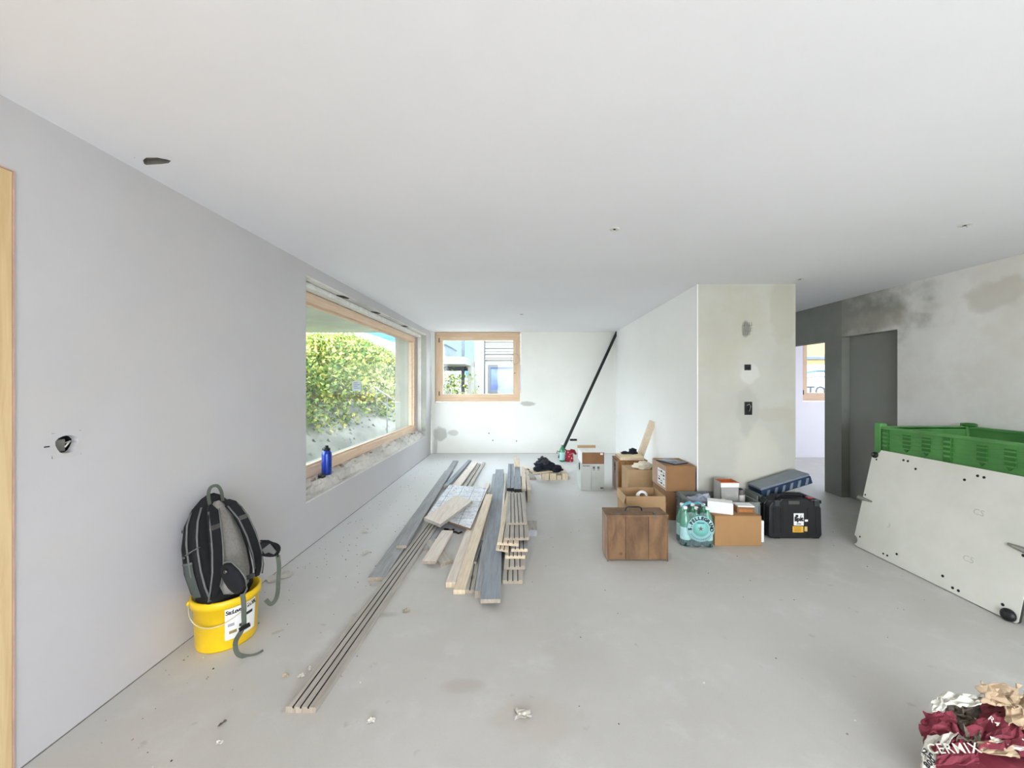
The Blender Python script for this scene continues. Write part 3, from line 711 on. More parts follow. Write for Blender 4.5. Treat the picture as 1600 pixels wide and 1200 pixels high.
part(o, 'cap', M_white, MB().lathe([(.017, .30), (.018, .302), (.018, .335), (.014, .338)], 16, Matrix.Translation(c)))
part(o, 'side_leaf', M_gglass, MB().tube([c + Vector((-.05, 0, .17)), c + Vector((-.085, 0, .19)), c + Vector((-.10, 0, .15))], .008, 6))
c = G(889.5, 721)
def dots():
    q = NT('red_dotted_fabric'); v = q.coord((1, 1, 1)); vo = q.n('ShaderNodeTexVoronoi'); vo.inputs['Scale'].default_value = 28
    q.l(v, vo.inputs['Vector']); k = q.ramp(vo.outputs['Distance'], .22, .32)
    q.l(q.mix(k, hexc('E8C8C4'), hexc('9E1830')), q.b.inputs['Base Color']); q.b.inputs['Roughness'].default_value = .7; return q.m
M_red = dots()
o = thing('red_pouch', 'red spotted soft pouch beside the green bottle at the pole', 'bag', c)
rings = []
for z, rx, ry in ((0, .065, .05), (.01, .075, .055), (.08, .075, .05), (.15, .07, .045), (.20, .062, .03)):
    rings.append([(c.x + rx * math.cos(a), c.y + ry * math.sin(a) , z) for a in [i * PI / 10 for i in range(20)]])
part(o, 'body', M_red, MB().loops(rings))
part(o, 'flap', mat('red_cloth', '8E1A2E', .8), MB().tube([c + Vector((.02, -.02, .21)), c + Vector((.08, -.01, .19)), c + Vector((.12, 0, .13))], [.02, .03, .018], 8))
part(o, 'spout', mat('red_cloth_dark', '7A2030', .8), MB().tube([c + Vector((-.04, 0, .19)), c + Vector((-.085, -.01, .225)), c + Vector((-.10, -.01, .22))], .010, 8))

# ---------------------------------------------------------------- boxes
M_card = mat('cardboard', 'B08F68', .85, var=.06, nscale=5, bump=.1); M_cardd = mat('dark_cardboard', '8A6546', .85, var=.08, nscale=6)
M_cardl = mat('light_cardboard', 'C0A27C', .85, var=.06, nscale=5); M_greyc = mat('grey_carton', 'BFC2BC', .75, var=.04, nscale=5)
M_wcard = mat('white_carton', 'ECECEA', .7, var=.03); M_ink = mat('black_ink', '1E1E22', .7); M_tape = mat('parcel_tape', 'C9B08A', .3)
M_osb = wood('brown_box_wood', 'A47A4C', '7F5833', 10, knots=False, axis='Z')
def carton(name, label, x0, x1, y0, y1, z0, z1, m, cat='box', seam=True, group=None, rz=0, flap=True, lid=None):
    c = Vector(((x0 + x1) / 2, (y0 + y1) / 2, z0)); t = thing(name, label, cat, c, group)
    T = Matrix.Translation(c) @ Matrix.Rotation(rz, 4, 'Z') @ Matrix.Translation(-c)
    t['dims'] = 1; del t['dims']
    part(t, 'body', m, MB().box((x0, y0, z0), (x1, y1, z1 - .004), T, bev=.004))
    g = .0015
    if flap:
        part(t, 'flap', lid or m, MB().box((x0 + .002, y0 + .002, z1 - .004), (x1 - .002, (y0 + y1) / 2 - g, z1), T))
        part(t, 'flap', lid or m, MB().box((x0 + .002, (y0 + y1) / 2 + g, z1 - .004), (x1 - .002, y1 - .002, z1), T))
    return t, T
# grey carton with a smaller one on it, centre back
t, T = carton('carton', 'grey white carton standing alone in mid floor, lower of two', .786, 1.098, 5.056, 5.42, 0, .349, M_greyc)
mb = MB()
text(mb, 'FRAGILE', .026, frameT((.86, 5.055, .325), (1, 0, 0), (0, 0, 1)), bold=.001)
for k, x in enumerate((.945, 1.005)):
    mb.box((x, 5.054, .285), (x + .03, 5.0555, .318)).box((x + .004, 5.054, .268), (x + .026, 5.0555, .276))
mb.box((1.045, 5.054, .02), (1.085, 5.0555, .045)); part(t, 'print', mat('grey_ink', '6A6C6A', .8), mb)
part(t, 'seam', M_dkpl, MB().box((.925, 5.0548, .01), (.928, 5.0562, .34)))
mb = MB().lathe([(.05, 0), (.05, .002)], 20, frameT((.7855, 5.16, .30), (0, -1, 0), (0, 0, 1))); part(t, 'grip_hole', M_ink, mb)
t, T = carton('carton', 'brown-fronted carton with white lid on top of the grey carton', .806, 1.098, 5.06, 5.40, .350, .505, M_cardd, lid=M_wcard)
part(t, 'side_sheet', M_wcard, MB().box((.803, 5.062, .352), (.8055, 5.398, .503)))
part(t, 'lid_edge', M_card, MB().box((.80, 5.40, .50), (1.05, 5.44, .535)))
part(t, 'sticker', M_wcard, MB().box((1.045, 5.057, .47), (1.08, 5.059, .492)))
# wooden chest with marked side
t = thing('wooden_chest', 'brown wooden chest behind the other boxes with black marks on its side', 'chest', (1.45, 5.15, 0))
part(t, 'body', M_osb, MB().box((1.264, 4.99, 0), (1.64, 5.30, .395), bev=.004))
part(t, 'lid', M_osb, MB().box((1.258, 4.985, .396), (1.645, 5.305, .412), bev=.003))
part(t, 'side_panel', wood('pinkish_plywood', 'B7A096', '9C8478', 8, knots=False, axis='Z'), MB().box((1.257, 5.0, .01), (1.2635, 5.29, .39)))
mb = MB()
for k, (s, z) in enumerate((('N', .33), ('O', .285), ('T', .235))): text(mb, s, .075, frameT((1.2565, 5.14, z), (0, -1, 0), (0, 0, 1)), bold=.003)
part(t, 'marking', M_ink, mb)
quad('plank', 'cream board lying on top of the brown wooden chest', 'plank', [(1.29, 4.985), (1.60, 4.99), (1.635, 5.30), (1.30, 5.30)], .413, .034, wood('cream_board', 'E8D9B0', 'D8C496', 6, knots=False), None, W_pine)
M_cloth = mat('white_crumpled_cloth', 'E4DCC8', .9, bump=.5)
t, T = carton('carton', 'plain brown carton in front of the wooden chest', 1.292, 1.625, 4.64, 4.93, 0, .366, M_cardl)
tag(blob(MB(), (1.50, 4.72, .40), (.11, .07, .045), 12, .5, 4, .3665).build('crumpled_cloth', M_cloth, origin=(1.5, 4.72, .367)), 'crumpled cream cloth lying on the plain brown carton', 'cloth')
tag(blob(MB(), (1.67, 5.20, .50), (.0, .0, .0), 12, .5, 1, .0).build('x', M_cloth), '', '') if False else None
t = thing('work_gloves', 'black work gloves lying on the far edge of the wooden chest', 'gloves', (1.46, 5.27, .448))
part(t, 'glove', M_jack, blob(MB(), (1.42, 5.25, .462), (.05, .03, .02), 4, .5, 3, .4475)); part(t, 'glove', M_jack, blob(MB(), (1.53, 5.25, .475), (.055, .035, .045), 6, .5, 3, .4475))
# leaning plank
plank('pine plank leaning on the bright partition wall', (1.56, 5.36, 0), (1.838, 5.38, .89), .085, .03, W_pine, name='plank', group='leaning plank', roll=0.0, endm=W_cut) if False else None
t0 = MB(); a = Vector((1.52, 5.345, .02)); b = Vector((1.835, 5.345, .885))
t0.tube([a, b], .09, flat=.035, up=(0, 1, 0))
tag(t0.build('plank', W_pine, origin=a), 'pine plank leaning upright against the bright partition wall', 'plank')
# open carton
def open_carton(name, label, x0, x1, y0, y1, z1, m, inner=None):
    c = Vector(((x0 + x1) / 2, (y0 + y1) / 2, 0)); t = thing(name, label, 'box', c); k = .005
    part(t, 'base', m, MB().box((x0, y0, 0), (x1, y1, k)))
    for a, b in (((x0, y0, k), (x1, y0 + k, z1)), ((x0, y1 - k, k), (x1, y1, z1 + .0)), ((x0, y0 + k, k), (x0 + k, y1 - k, z1)), ((x1 - k, y0 + k, k), (x1, y1 - k, z1))):
        part(t, 'side', m, MB().box(a, b))
    return t
t = open_carton('open_carton', 'open empty-topped carton behind the wooden case', .984, 1.356, 3.60, 3.905, .355, M_card)
part(t, 'flap', M_cardl, MB().add([(.984, 3.6, .355), (.984, 3.905, .355), (.965, 3.905, .29), (.962, 3.6, .285)], [(0, 1, 2, 3)]))
part(t, 'flap', M_cardl, MB().add([(1.356, 3.6, .355), (1.356, 3.905, .355), (1.385, 3.905, .31), (1.382, 3.6, .30)], [(0, 1, 2, 3)]))
o = thing('tape_roll', 'white roll lying inside the open carton', 'roll', (1.19, 3.74, .24))
part(o, 'tape', M_white, MB().lathe([(.03, -.025), (.055, -.025), (.055, .025), (.03, .025)], 24, frameT((1.19, 3.78, .30), (1, 0, 0), (0, .5, 1)), cap=False).lathe([(.03, -.025), (.03, .025)], 24, frameT((1.19, 3.78, .30), (1, 0, 0), (0, .5, 1)), cap=False))
o.location = (1.19, 3.78, .30)
for ch_ in o.children: ch_.location = Vector((0, 0, 0)) ; ch_.data.transform(Matrix.Translation((0, -.04, -.06)))
t = carton('carton', 'small carton packed inside the open carton', 1.02, 1.32, 3.64, 3.87, .006, .245, M_cardd)
# stacked cartons at the partition corner
t, T = carton('carton', 'dark carton at the floor beneath the labelled one', 1.50, 1.80, 3.965, 4.37, 0, .297, M_cardd)
t, T = carton('carton', 'tall brown carton with a white address label, stacked by the partition corner', 1.50, 1.80, 3.96, 4.38, .298, .562, mat('red_brown_cardboard', '96704C', .85, var=.06, nscale=5))
part(t, 'side_face', mat('pinkish_cardboard', 'B89A86', .85, var=.05), MB().box((1.497, 3.965, .302), (1.4995, 4.375, .556)))
mb = MB().box((1.495, 3.985, .33), (1.4968, 4.20, .50)); part(t, 'address_label', M_wcard, mb)
mb = MB()
for i in range(5):
    for j in range(3):
        if (i * 3 + j) % 4 != 3: mb.box((1.4942, 4.0 + j * .065, .345 + i * .031), (1.4952, 4.045 + j * .065, .352 + i * .031 + (.010 if (i + j) % 2 else 0)))
part(t, 'print', M_ink, mb)
t = thing('folder', 'black glossy folder lying on the tall labelled carton', 'folder', (1.64, 4.15, .563))
T = Rz(.5, (1.63, 4.15, .564))
part(t, 'cover', mat('dark_blue_cover', '20283A', .25), MB().box((-.10, -.13, 0), (.10, .13, .010), T, bev=.002))
part(t, 'sheet', mat('glossy_sheet', '6E7682', .2), MB().box((-.09, -.02, .0105), (.05, .12, .0125), T))

# ---------------------------------------------------------------- old wooden case
def casewood(name, a, b):
    q = NT(name); v = q.coord((1, 1, .45)); n = q.noise(9, 6, .7, v, .8); n2 = q.noise(3, 3, .5, v)
    col = q.mix(q.ramp(n, .35, .68), hexc(a), hexc(b)); col = q.mix(q.math('MULTIPLY', q.ramp(n2, .5, .7), .5), col, hexc('9C7A54'))
    vo = q.n('ShaderNodeTexVoronoi'); vo.inputs['Scale'].default_value = 7; q.l(q.coord(), vo.inputs['Vector'])
    col = q.mix(q.math('MULTIPLY', q.math('SUBTRACT', 1.0, q.ramp(vo.outputs['Distance'], .06, .15)), .7), col, hexc('4A3018'))
    q.l(col, q.b.inputs['Base Color']); q.b.inputs['Roughness'].default_value = .6; q.bump(n, .1, .002); return q.m
M_case = casewood('old_case_wood', '7E5E3E', '5C4026')
M_case2 = casewood('old_case_wood_dark', '6E4F32', '4E361F'); M_metal = mat('worn_metal', '6A6866', .4, metal=.8)
t = thing('wooden_case', 'old wooden carrying case with a black handle, nearest of the boxes', 'case', (.93, 3.15, 0))
x0, x1, y0, y1 = .687, 1.171, 3.054, 3.245
for i in range(3):
    xa = x0 + (x1 - x0) * (0, .30, .68)[i]; xb = x0 + (x1 - x0) * (.30, .68, 1)[i]
    part(t, 'front_board', [M_case, M_case2, M_case][i], MB().box((xa + .0008, y0, .012), (xb - .0008, y0 + .014, .355), bev=.0015))
part(t, 'body', M_case2, MB().box((x0 + .004, y0 + .014, .008), (x1 - .004, y1, .352), bev=.004))
part(t, 'side_board', wood('pale_case_side', 'B49A88', '8A6C56', 6, axis='Z'), MB().box((x0 - .002, y0 + .002, .01), (x0 + .004, y1 - .002, .352)))
part(t, 'lid', M_case, MB().box((x0 - .003, y0 - .003, .353), (x1 + .003, y1 + .003, .367), bev=.003))
for x in (x0 + .0, x1 - .010): part(t, 'corner_strip', M_case2, MB().box((x, y0 - .004, .0), (x + .010, y0 + .0, .353), bev=.001))
part(t, 'handle', M_black, MB().tube([(.855, 3.15, .367), (.862, 3.15, .395), (.88, 3.15, .402), (.965, 3.15, .402), (.985, 3.15, .395), (.992, 3.15, .367)], .006, 8))
for x in (.855, .992): part(t, 'handle_plate', M_metal, MB().box((x - .012, 3.138, .367), (x + .012, 3.162, .3695)))
part(t, 'latch', M_metal, MB().box((1.06, 3.06, .367), (1.078, 3.10, .380), bev=.002).box((1.063, 3.049, .34), (1.075, 3.0505, .375)))
part(t, 'latch', M_metal, MB().box((.76, 3.06, .367), (.80, 3.09, .373), bev=.002))

# ---------------------------------------------------------------- water bottles in shrink wrap
bx, by = 1.535, 3.40
t = thing('bottle_pack', 'shrink-wrapped six-pack of green water bottles with a big round label', 'bottle pack', (bx, by, 0))
M_gb = mat('green_pet', '2F9068', .1, var=.1, spec=.8); M_dkb = mat('dark_bottle_green', '14302C', .25)  # darker green for the band around the bottle bottoms
TT = Rz(-.10, (bx, by, 0))
def add_bottle(i, j, first=[None]):
    loc = TT @ Vector(((i - 1) * .092, (j - .5) * .092, 0))
    if first[0] is None:
        mb = MB().lathe([(.020, .0), (.040, .006), (.044, .03), (.044, .19), (.040, .225), (.026, .27), (.015, .30), (.014, .325)], 20)
        b = mb.build('bottle', M_gb); b.parent = t
        cp = MB().lathe([(.016, .315), (.0165, .317), (.0165, .335), (.014, .338)], 16).build('cap', M_white); cp.parent = b
        lb_ = MB().lathe([(.0445, .06), (.0450, .062), (.0450, .165), (.0445, .167)], 20, cap=False).build('bottle_label', M_paleb); lb_.parent = b
        ft = MB().lathe([(.0447, .006), (.0452, .008), (.0452, .055), (.0447, .057)], 20, cap=False).build('bottle_foot', M_dkb); ft.parent = b
        first[0] = b
    else:
        b = first[0].copy(); COL.objects.link(b); b.parent = t
        for ch_ in first[0].children: k_ = ch_.copy(); COL.objects.link(k_); k_.parent = b
    b.location = loc - Vector(t.location)
for i in range(3):
    for j in range(2): add_bottle(i, j)
rings = []
for z, sx, sy in ((.012, .142, .094), (.10, .145, .097), (.20, .144, .096), (.26, .132, .084), (.295, .118, .070)):
    n = 40; r = []
    for k in range(n):
        a = 2 * PI * k / n; cx, cy = math.cos(a), math.sin(a); e = .42
        wv = 1 + .012 * math.sin(7 * a + z * 40)
        r.append((math.copysign(abs(cx) ** e, cx) * sx * wv, math.copysign(abs(cy) ** e, cy) * sy * wv, z))
    rings.append(r)
part(t, 'shrink_wrap', film('wrap_film', 'CDEBEE', .16, .12), MB().loops(rings, TT, cap=False))
# printed front: pale disc, ring lettering, star
yl = -.0985; FT = lambda x, z, y=yl: TT @ Vector((x, y, z))
fx = (TT.to_3x3() @ Vector((1, 0, 0))); up = Vector((0, 0, 1))
cz, cxl = .165, .02
part(t, 'label_disc', mat('label_aqua', 'A9D8DA', .3, var=.04), MB().lathe([(.112, 0), (.112, .001), (.01, .0012)], 40, frameT(FT(cxl, cz), fx, up)))
part(t, 'label_inner_disc', mat('label_sea_green', '7FC4BC', .3, var=.04), MB().lathe([(.068, .001), (.068, .002), (.01, .0022)], 40, frameT(FT(cxl, cz), fx, up)))
mb = MB(); S = 'S.PELLEGRINO'; n = len(S)
for i, ch_ in enumerate(S):
    a = PI * 1.02 - i * (PI * 1.04) / (n - 1); rr = .089
    R_ = frameT(FT(cxl + rr * math.cos(a), cz + rr * math.sin(a), yl - .0022), fx, up) @ Matrix.Rotation(a - PI / 2, 4, 'Z')
    text(mb, ch_, .040, R_, bold=.0022)
part(t, 'lettering', M_ink, mb)
star = [((.026 if k % 2 == 0 else .008) * math.cos(PI / 2 + k * PI / 5), (.026 if k % 2 == 0 else .008) * math.sin(PI / 2 + k * PI / 5)) for k in range(10)]
part(t, 'star', mat('star_red', '7A4A4A', .5), MB().prism([(a, b) for a, b in star], .002, .003, frameT(FT(cxl, cz), fx, up)))
mb = MB()
for k in range(14):
    a = PI * 1.18 + k * PI * .64 / 13; p = frameT(FT(cxl +   .092 * math.cos(a), cz +   .092 * math.sin(a), yl - .0015), fx, up) @ Matrix.Rotation(a + PI / 2, 4, 'Z')
    mb.box((-.004, -.003, 0), (.004, .003, .0006), p)
mb.box((-.03, -.004, 0), (.03, .006, .0006), frameT(FT(cxl, cz + .048, yl - .0022), fx, up))
part(t, 'fine_print', mat('print_teal', '3E7A84', .5), mb)
part(t, 'carry_strap', mat('aqua_strap', '58B8D2', .25), MB().tube([FT(-.11, .315, 0), FT(-.07, .352, -.01), FT(-.03, .362, 0), FT(.0, .35, .01), FT(.035, .362, 0), FT(.07, .352, -.01), FT(.11, .318, 0)], [.03, .055, .045, .025, .05, .05, .03], flat=.004, up=(0, 0, 1)))
part(t, 'strap_print', M_ink, MB().box((-.008, -.1, .29), (.012, -.098, .34), TT))

# ---------------------------------------------------------------- carton in front with small boxes on it
t, T = carton('carton', 'long plain cardboard box beside the water bottles', 1.685, 2.093, 3.34, 3.535, 0, .262, mat('kraft_cardboard', 'A98257', .85, var=.05, nscale=4, bump=.1), flap=True)
t = thing('small_white_box', 'small white box lying slantwise on the long cardboard box', 'box', (1.80, 3.44, .263))
T = Rz(-.42, (1.795, 3.435, .263))
part(t, 'body', M_wcard, MB().box((-.115, -.05, 0), (.085, .05, .098), T, bev=.002))
part(t, 'end_flap', M_wcard, MB().box((.0855, -.045, .004), (.088, .045, .094), T))
part(t, 'lid', M_wcard, MB().box((-.116, -.051, .098), (.086, .051, .101), T, bev=.001))
t = thing('small_brown_box', 'small brown box with white top at the right end of the long cardboard box', 'box', (2.0, 3.44, .263))
T = Rz(-.12, (2.0, 3.45, .263))
part(t, 'body', M_cardd, MB().box((-.075, -.05, 0), (.07, .05, .055), T, bev=.002)); part(t, 'lid', M_wcard, MB().box((-.07, -.052, .0552), (.072, .052, .066), T, bev=.002))
part(t, 'label', mat('orange_print', 'B5713A', .6), MB().box((-.06, -.0515, .012), (.055, -.0503, .035), T))
tag(MB().box((2.10, 3.42, 0), (2.165, 3.50, .19), bev=.002).build('white_block', M_wcard, origin=(2.13, 3.46, 0)), 'narrow white slab standing between the long cardboard box and the black case', 'box')

# ---------------------------------------------------------------- grey crates
M_crate = mat('grey_crate_plastic', '7C8280', .5, var=.06); M_crated = mat('dark_crate_plastic', '4A504E', .5)
def crate(name, label, x0, x1, y0, y1, h, m, cat='crate'):
    t = thing(name, label, cat, ((x0 + x1) / 2, (y0 + y1) / 2, 0)); k = .008
    part(t, 'base', m, MB().box((x0 + .02, y0 + .02, 0), (x1 - .02, y1 - .02, .01)))
    for a, b in (((x0 + .012, y0 + .012), (x1 - .012, y0 + .012 + k)), ((x0 + .012, y1 - .012 - k), (x1 - .012, y1 - .012)),
                 ((x0 + .012, y0 + .02), (x0 + .02, y1 - .02)), ((x1 - .02, y0 + .02), (x1 - .012, y1 - .02))):
        part(t, 'side', m, MB().box((a[0], a[1], .01), (b[0], b[1], h - .03)))
    mb = MB()
    for a, b in (((x0, y0), (x1, y0 + .022)), ((x0, y1 - .022), (x1, y1)), ((x0, y0), (x0 + .022, y1)), ((x1 - .022, y0), (x1, y1))):
        mb.box((a[0], a[1], h - .032), (b[0], b[1], h), bev=.003)
    part(t, 'rim', m, mb)
    n = max(3, int((x1 - x0) / .09))
    for i in range(n + 1):
        x = x0 + .014 + (x1 - x0 - .036) * i / n
        part(t, 'rib', m, MB().box((x, y0 + .002, .02), (x + .008, y0 + .012, h - .032)))
    for i in range(5):
        y = y0 + .014 + (y1 - y0 - .036) * i / 4
        part(t, 'rib', m, MB().box((x0 + .002, y, .02), (x0 + .012, y + .008, h - .032)))
    for z in (.5, .78):
        part(t, 'rib', m, MB().box((x0 + .003, y0 + .012, h * z), (x0 + .012, y1 - .012, h * z + .008)))
    return t
crate('plastic_crate', 'large grey plastic crate full of small boxes and cans', 1.585, 2.235, 3.56, 3.94, .308, M_crate)
carton('carton', 'flat brown carton lying inside the large grey crate', 1.63, 2.19, 3.60, 3.90, .012, .215, M_cardd)
t = thing('tall_open_box', 'orange-rimmed grey box standing in the large grey crate', 'box', (2.0, 3.72, .216))
x0, x1, y0, y1, z0, z1 = 1.925, 2.10, 3.70, 3.84, .216, .462
part(t, 'body', mat('grey_box_card', 'A9A8A4', .7), MB().box((x0, y0, z0), (x1, y0 + .004, z1)).box((x0, y1 - .004, z0), (x1, y1, z1)).box((x0, y0, z0), (x0 + .004, y1, z1)).box((x1 - .004, y0, z0), (x1, y1, z1)).box((x0, y0, z0), (x1, y1, z0 + .004)))
part(t, 'orange_lining', mat('orange_card', 'C9683A', .7), MB().box((x0 + .005, y1 - .008, z0 + .03), (x1 - .005, y1 - .005, z1 - .002)).box((x1 - .009, y0 + .005, z0 + .03), (x1 - .006, y1 - .009, z1 - .002)))
part(t, 'white_band', M_wcard, MB().box((x0 - .001, y0 - .0015, z1 - .05), (x1 + .001, y0 - .0002, z1 - .008)))
part(t, 'orange_rim', mat('orange_card_rim', 'C9683A', .7), MB().box((x0 - .0005, y0 - .001, z1 - .0075), (x1 + .0005, y0 + .004, z1 + .001)))
tag(MB().prism([(0, 0), (.075, 0), (.055, .10), (.035, .105)], 0, .05, frameT((1.885, 3.67, .216), (1, 0, 0), (0, 0, 1))).build('cream_wedge', mat('cream_card', 'D9CBA2', .8), origin=(1.92, 3.64, .216)), 'cream wedge-shaped offcut in front of the orange-rimmed box', 'offcut')
M_steel = mat('tin_metal', 'B8B4AE', .3, metal=.6, var=.2, nscale=20)
for x, y, r, h, lb, z in ((2.135, 3.80, .0, 0, '', 0),): pass
def can(x, y, z, r, h, label, band):
    t = thing('paint_can', label, 'can', (x, y, z), 'cans in the grey crate')
    T = Matrix.Translation((x, y, z))
    part(t, 'body', M_steel, MB().lathe([(r, 0), (r, h - .004), (r * 1.05, h - .003), (r * 1.05, h), (r * .9, h), (r * .88, h - .006)], 24, T))
    part(t, 'label', band, MB().lathe([(r * 1.01, h * .2), (r * 1.015, h * .21), (r * 1.015, h * .7), (r * 1.01, h * .71)], 24, T, cap=False))
    part(t, 'lid_knob', M_black, MB().lathe([(r * .5, h - .006), (r * .5, h + .008), (r * .3, h + .012)], 16, T))
can(2.150, 3.86, .216, .035, .20, 'slim can with brown label behind in the grey crate', mat('brown_label', '8A6A50', .6))
can(2.140, 3.74, .216, .036, .165, 'round tin nearest the right end of the grey crate', mat('pale_label', 'C2C0B8', .6))
t = thing('plastic_bag', 'crumpled clear plastic bag in the left end of the grey crate', 'bag', (1.73, 3.75, .216))
part(t, 'bag_body', film('clear_film', 'C9D2E6', .55), blob(MB(), (1.75, 3.75, .26), (.11, .09, .05), 20, .7, 4, .216))
part(t, 'bag_knot', film('clear_film_knot', 'D5DCEA', .7), blob(MB(), (1.79, 3.72, .31), (.03, .03, .035), 22, .8, 3, .2))
tag(blob(MB(), (1.86, 3.78, .245), (.055, .05, .035), 25, .4, 3, .217).build('cloth_bundle', mat('brown_grey_cloth', '8C8076', .9), origin=(1.86, 3.78, .217)), 'small grey brown bundle beside the clear bag in the crate', 'cloth')
tag(MB().box((2.11, 3.60, .2165), (2.18, 3.69, .262), Matrix.Identity(4), bev=.002).build('booklet_stack', M_wcard, origin=(2.14, 3.64, .217)), 'white block of papers at the right front inside the large grey crate', 'paper')
crate('plastic_crate', 'smaller dark grey crate behind the black case', 2.30, 2.86, 3.655, 3.94, .30, M_crated)
for i in range(3):
    x = 2.262 + .012 * i
    tag(MB().box((-.004, 0, 0), (.004, .26, .34), Matrix.Translation((x - .005, 3.66, .001)) @ Matrix.Rotation(.06 * i, 4, 'Y'), bev=.002).build('grey_tray', M_crate, origin=(x, 3.79, 0)),
        ['grey plastic tray standing on edge right of the large crate', 'middle grey tray on edge between the crates', 'grey tray on edge touching the smaller dark crate'][i], 'tray', 'trays on edge between the crates')
# dark blue organiser tilted on the crate
t = thing('tool_organiser', 'dark blue sorting case tilted on the smaller dark crate', 'tool case', (2.55, 3.80, .30))
M_navy = mat('navy_plastic', '1E3350', .4, var=.1); M_nlid = mat('grey_smoked_lid', '78828C', .3)
T = Matrix.Translation((2.33, 3.80, .305)) @ Matrix.Rotation(-.30, 4, 'Y')
part(t, 'body', M_navy, MB().box((0, -.11, 0), (.50, .11, .075), T, bev=.008))
part(t, 'lid', M_nlid, MB().box((.004, -.105, .0752), (.496, .105, .098), T, bev=.006))
for k in range(6):
    part(t, 'divider', M_nlid, MB().add([(.03 + k * .078, -.1105, .01), (.055 + k * .078, -.1105, .01), (.085 + k * .078, -.1105, .065), (.06 + k * .078, -.1105, .065), (.03 + k * .078, -.116, .01), (.055 + k * .078, -.116, .01), (.085 + k * .078, -.116, .065), (.06 + k * .078, -.116, .065)],
         [(4, 5, 6, 7), (0, 1, 5, 4), (1, 2, 6, 5), (2, 3, 7, 6), (3, 0, 4, 7)], T))

# ---------------------------------------------------------------- black tool case
t = thing('tool_case', 'large black tool case with white and yellow stickers', 'tool case', (2.5, 3.55, 0))
prof = [(2.27, .0), (2.72, .0), (2.742, .03), (2.735, .28), (2.70, .345), (2.62, .352), (2.60, .372), (2.37, .372), (2.355, .352), (2.29, .345), (2.255, .30), (2.25, .03)]
T = frameT((0, 3.64, 0), (1, 0, 0), (0, 0, 1))
part(t, 'rear_shell', M_black, MB().prism(prof, .0, .075, T), bevel=.006)
part(t, 'front_shell', mat('black_case_front', '1B1C1F', .5, var=.2), MB().prism([(x * .985 + .037, z * .97 + .004) for x, z in prof], .078, .15, T), bevel=.01)
part(t, 'handle', M_black, MB().tube([(2.36, 3.55, .352), (2.38, 3.55, .385), (2.42, 3.55, .392), (2.56, 3.55, .392), (2.60, 3.55, .385), (2.62, 3.55, .352)], .013, 8))
part(t, 'handle_sleeve', M_metal, MB().box((2.43, 3.485, .315), (2.53, 3.49, .348), bev=.004))
for x in (2.30, 2.66):
    part(t, 'latch', mat('latch_grey', '3A3C40', .35), MB().box((x, 3.478, .30), (x + .045, 3.492, .352), bev=.004))
    part(t, 'foot', M_black, MB().box((x, 3.50, .0), (x + .06, 3.62, .004)))
for x in (2.29, 2.36, 2.60, 2.68): part(t, 'rib', M_black, MB().box((x, 3.484, .05), (x + .02, 3.491, .28), bev=.003))
yf = 3.483
part(t, 'white_sticker', M_wcard, MB().box((2.475, yf, .125), (2.565, yf + .003, .235)))
mb = MB(); text(mb, 'lipit', .052, frameT((2.52, yf - .0005, .182), (1, 0, 0), (0, 0, 1)), bold=.0035); mb.box((2.49, yf - .0008, .200), (2.515, yf, .222)); mb.box((2.535, yf - .0008, .207), (2.543, yf, .216)); mb.box((2.50, yf - .0008, .136), (2.54, yf, .143))
part(t, 'sticker_print', M_ink, mb)
part(t, 'yellow_sticker', mat('yellow_sticker', 'E3B13C', .5), MB().box((2.465, yf, .062), (2.562, yf + .003, .118)))
mb = MB()
for k in range(3): mb.box((2.475, yf - .0006, .073 + k * .014), (2.54, yf, .079 + k * .014))
part(t, 'yellow_sticker_print', mat('brown_print', 'A5742A', .6), mb)
part(t, 'small_sticker', mat('yellow_small_sticker', 'E0C27A', .5), MB().box((2.572, yf, .072), (2.598, yf + .003, .115)))
part(t, 'size_tag', M_wcard, MB().box((2.575, yf, .160), (2.603, yf + .003, .178)))
part(t, 'red_stripe', mat('red_plastic', '9A2A3A', .5), MB().box((2.64, 3.53, .3525), (2.70, 3.58, .362), bev=.003))

# ---------------------------------------------------------------- green pallet box
M_green = mat('green_crate_plastic', '5C9A55', .5, var=.12, nscale=3, c2='4A8444'); M_gdark = mat('green_crate_dark', '35702F', .5)  # darker green for ribs, pockets and rim knob
gx0, gx1, gy0, gy1, gz = 3.12, 3.925, 2.18, 3.385, 1.04
t = thing('pallet_box', 'big green plastic pallet box behind the white panel', 'crate', ((gx0 + gx1) / 2, (gy0 + gy1) / 2, 0))
k = .025
part(t, 'base', M_green, MB().box((gx0 + .02, gy0 + .02, .12), (gx1 - .02, gy1 - .02, .16), bev=.004))
for y in (gy0 + .02, (gy0 + gy1) / 2 - .05, gy1 - .14): part(t, 'skid', M_green, MB().box((gx0 + .03, y, 0), (gx1 - .03, y + .1, .12), bev=.006))
part(t, 'side_wall', M_green, MB().box((gx0 + .012, gy0 + .02, .16), (gx0 + .012 + k, gy1 - .02, gz - .01)))
part(t, 'side_wall', M_green, MB().box((gx1 - .012 - k, gy0 + .02, .16), (gx1 - .012, gy1 - .02, gz - .01)))
part(t, 'end_wall', M_green, MB().box((gx0 + .037, gy0 + .02, .16), (gx1 - .037, gy0 + .045, gz - .01)))
part(t, 'end_wall', M_green, MB().box((gx0 + .037, gy1 - .045, .16), (gx1 - .037, gy1 - .02, gz - .01)))
mb = MB()
for a, b in (((gx0, gy0), (gx0 + .045, gy1)), ((gx1 - .045, gy0), (gx1, gy1)), ((gx0, gy0), (gx1, gy0 + .045)), ((gx0, gy1 - .045), (gx1, gy1))):
    mb.box((a[0], a[1], gz - .022), (b[0], b[1], gz), bev=.003)
part(t, 'rim', M_green, mb)
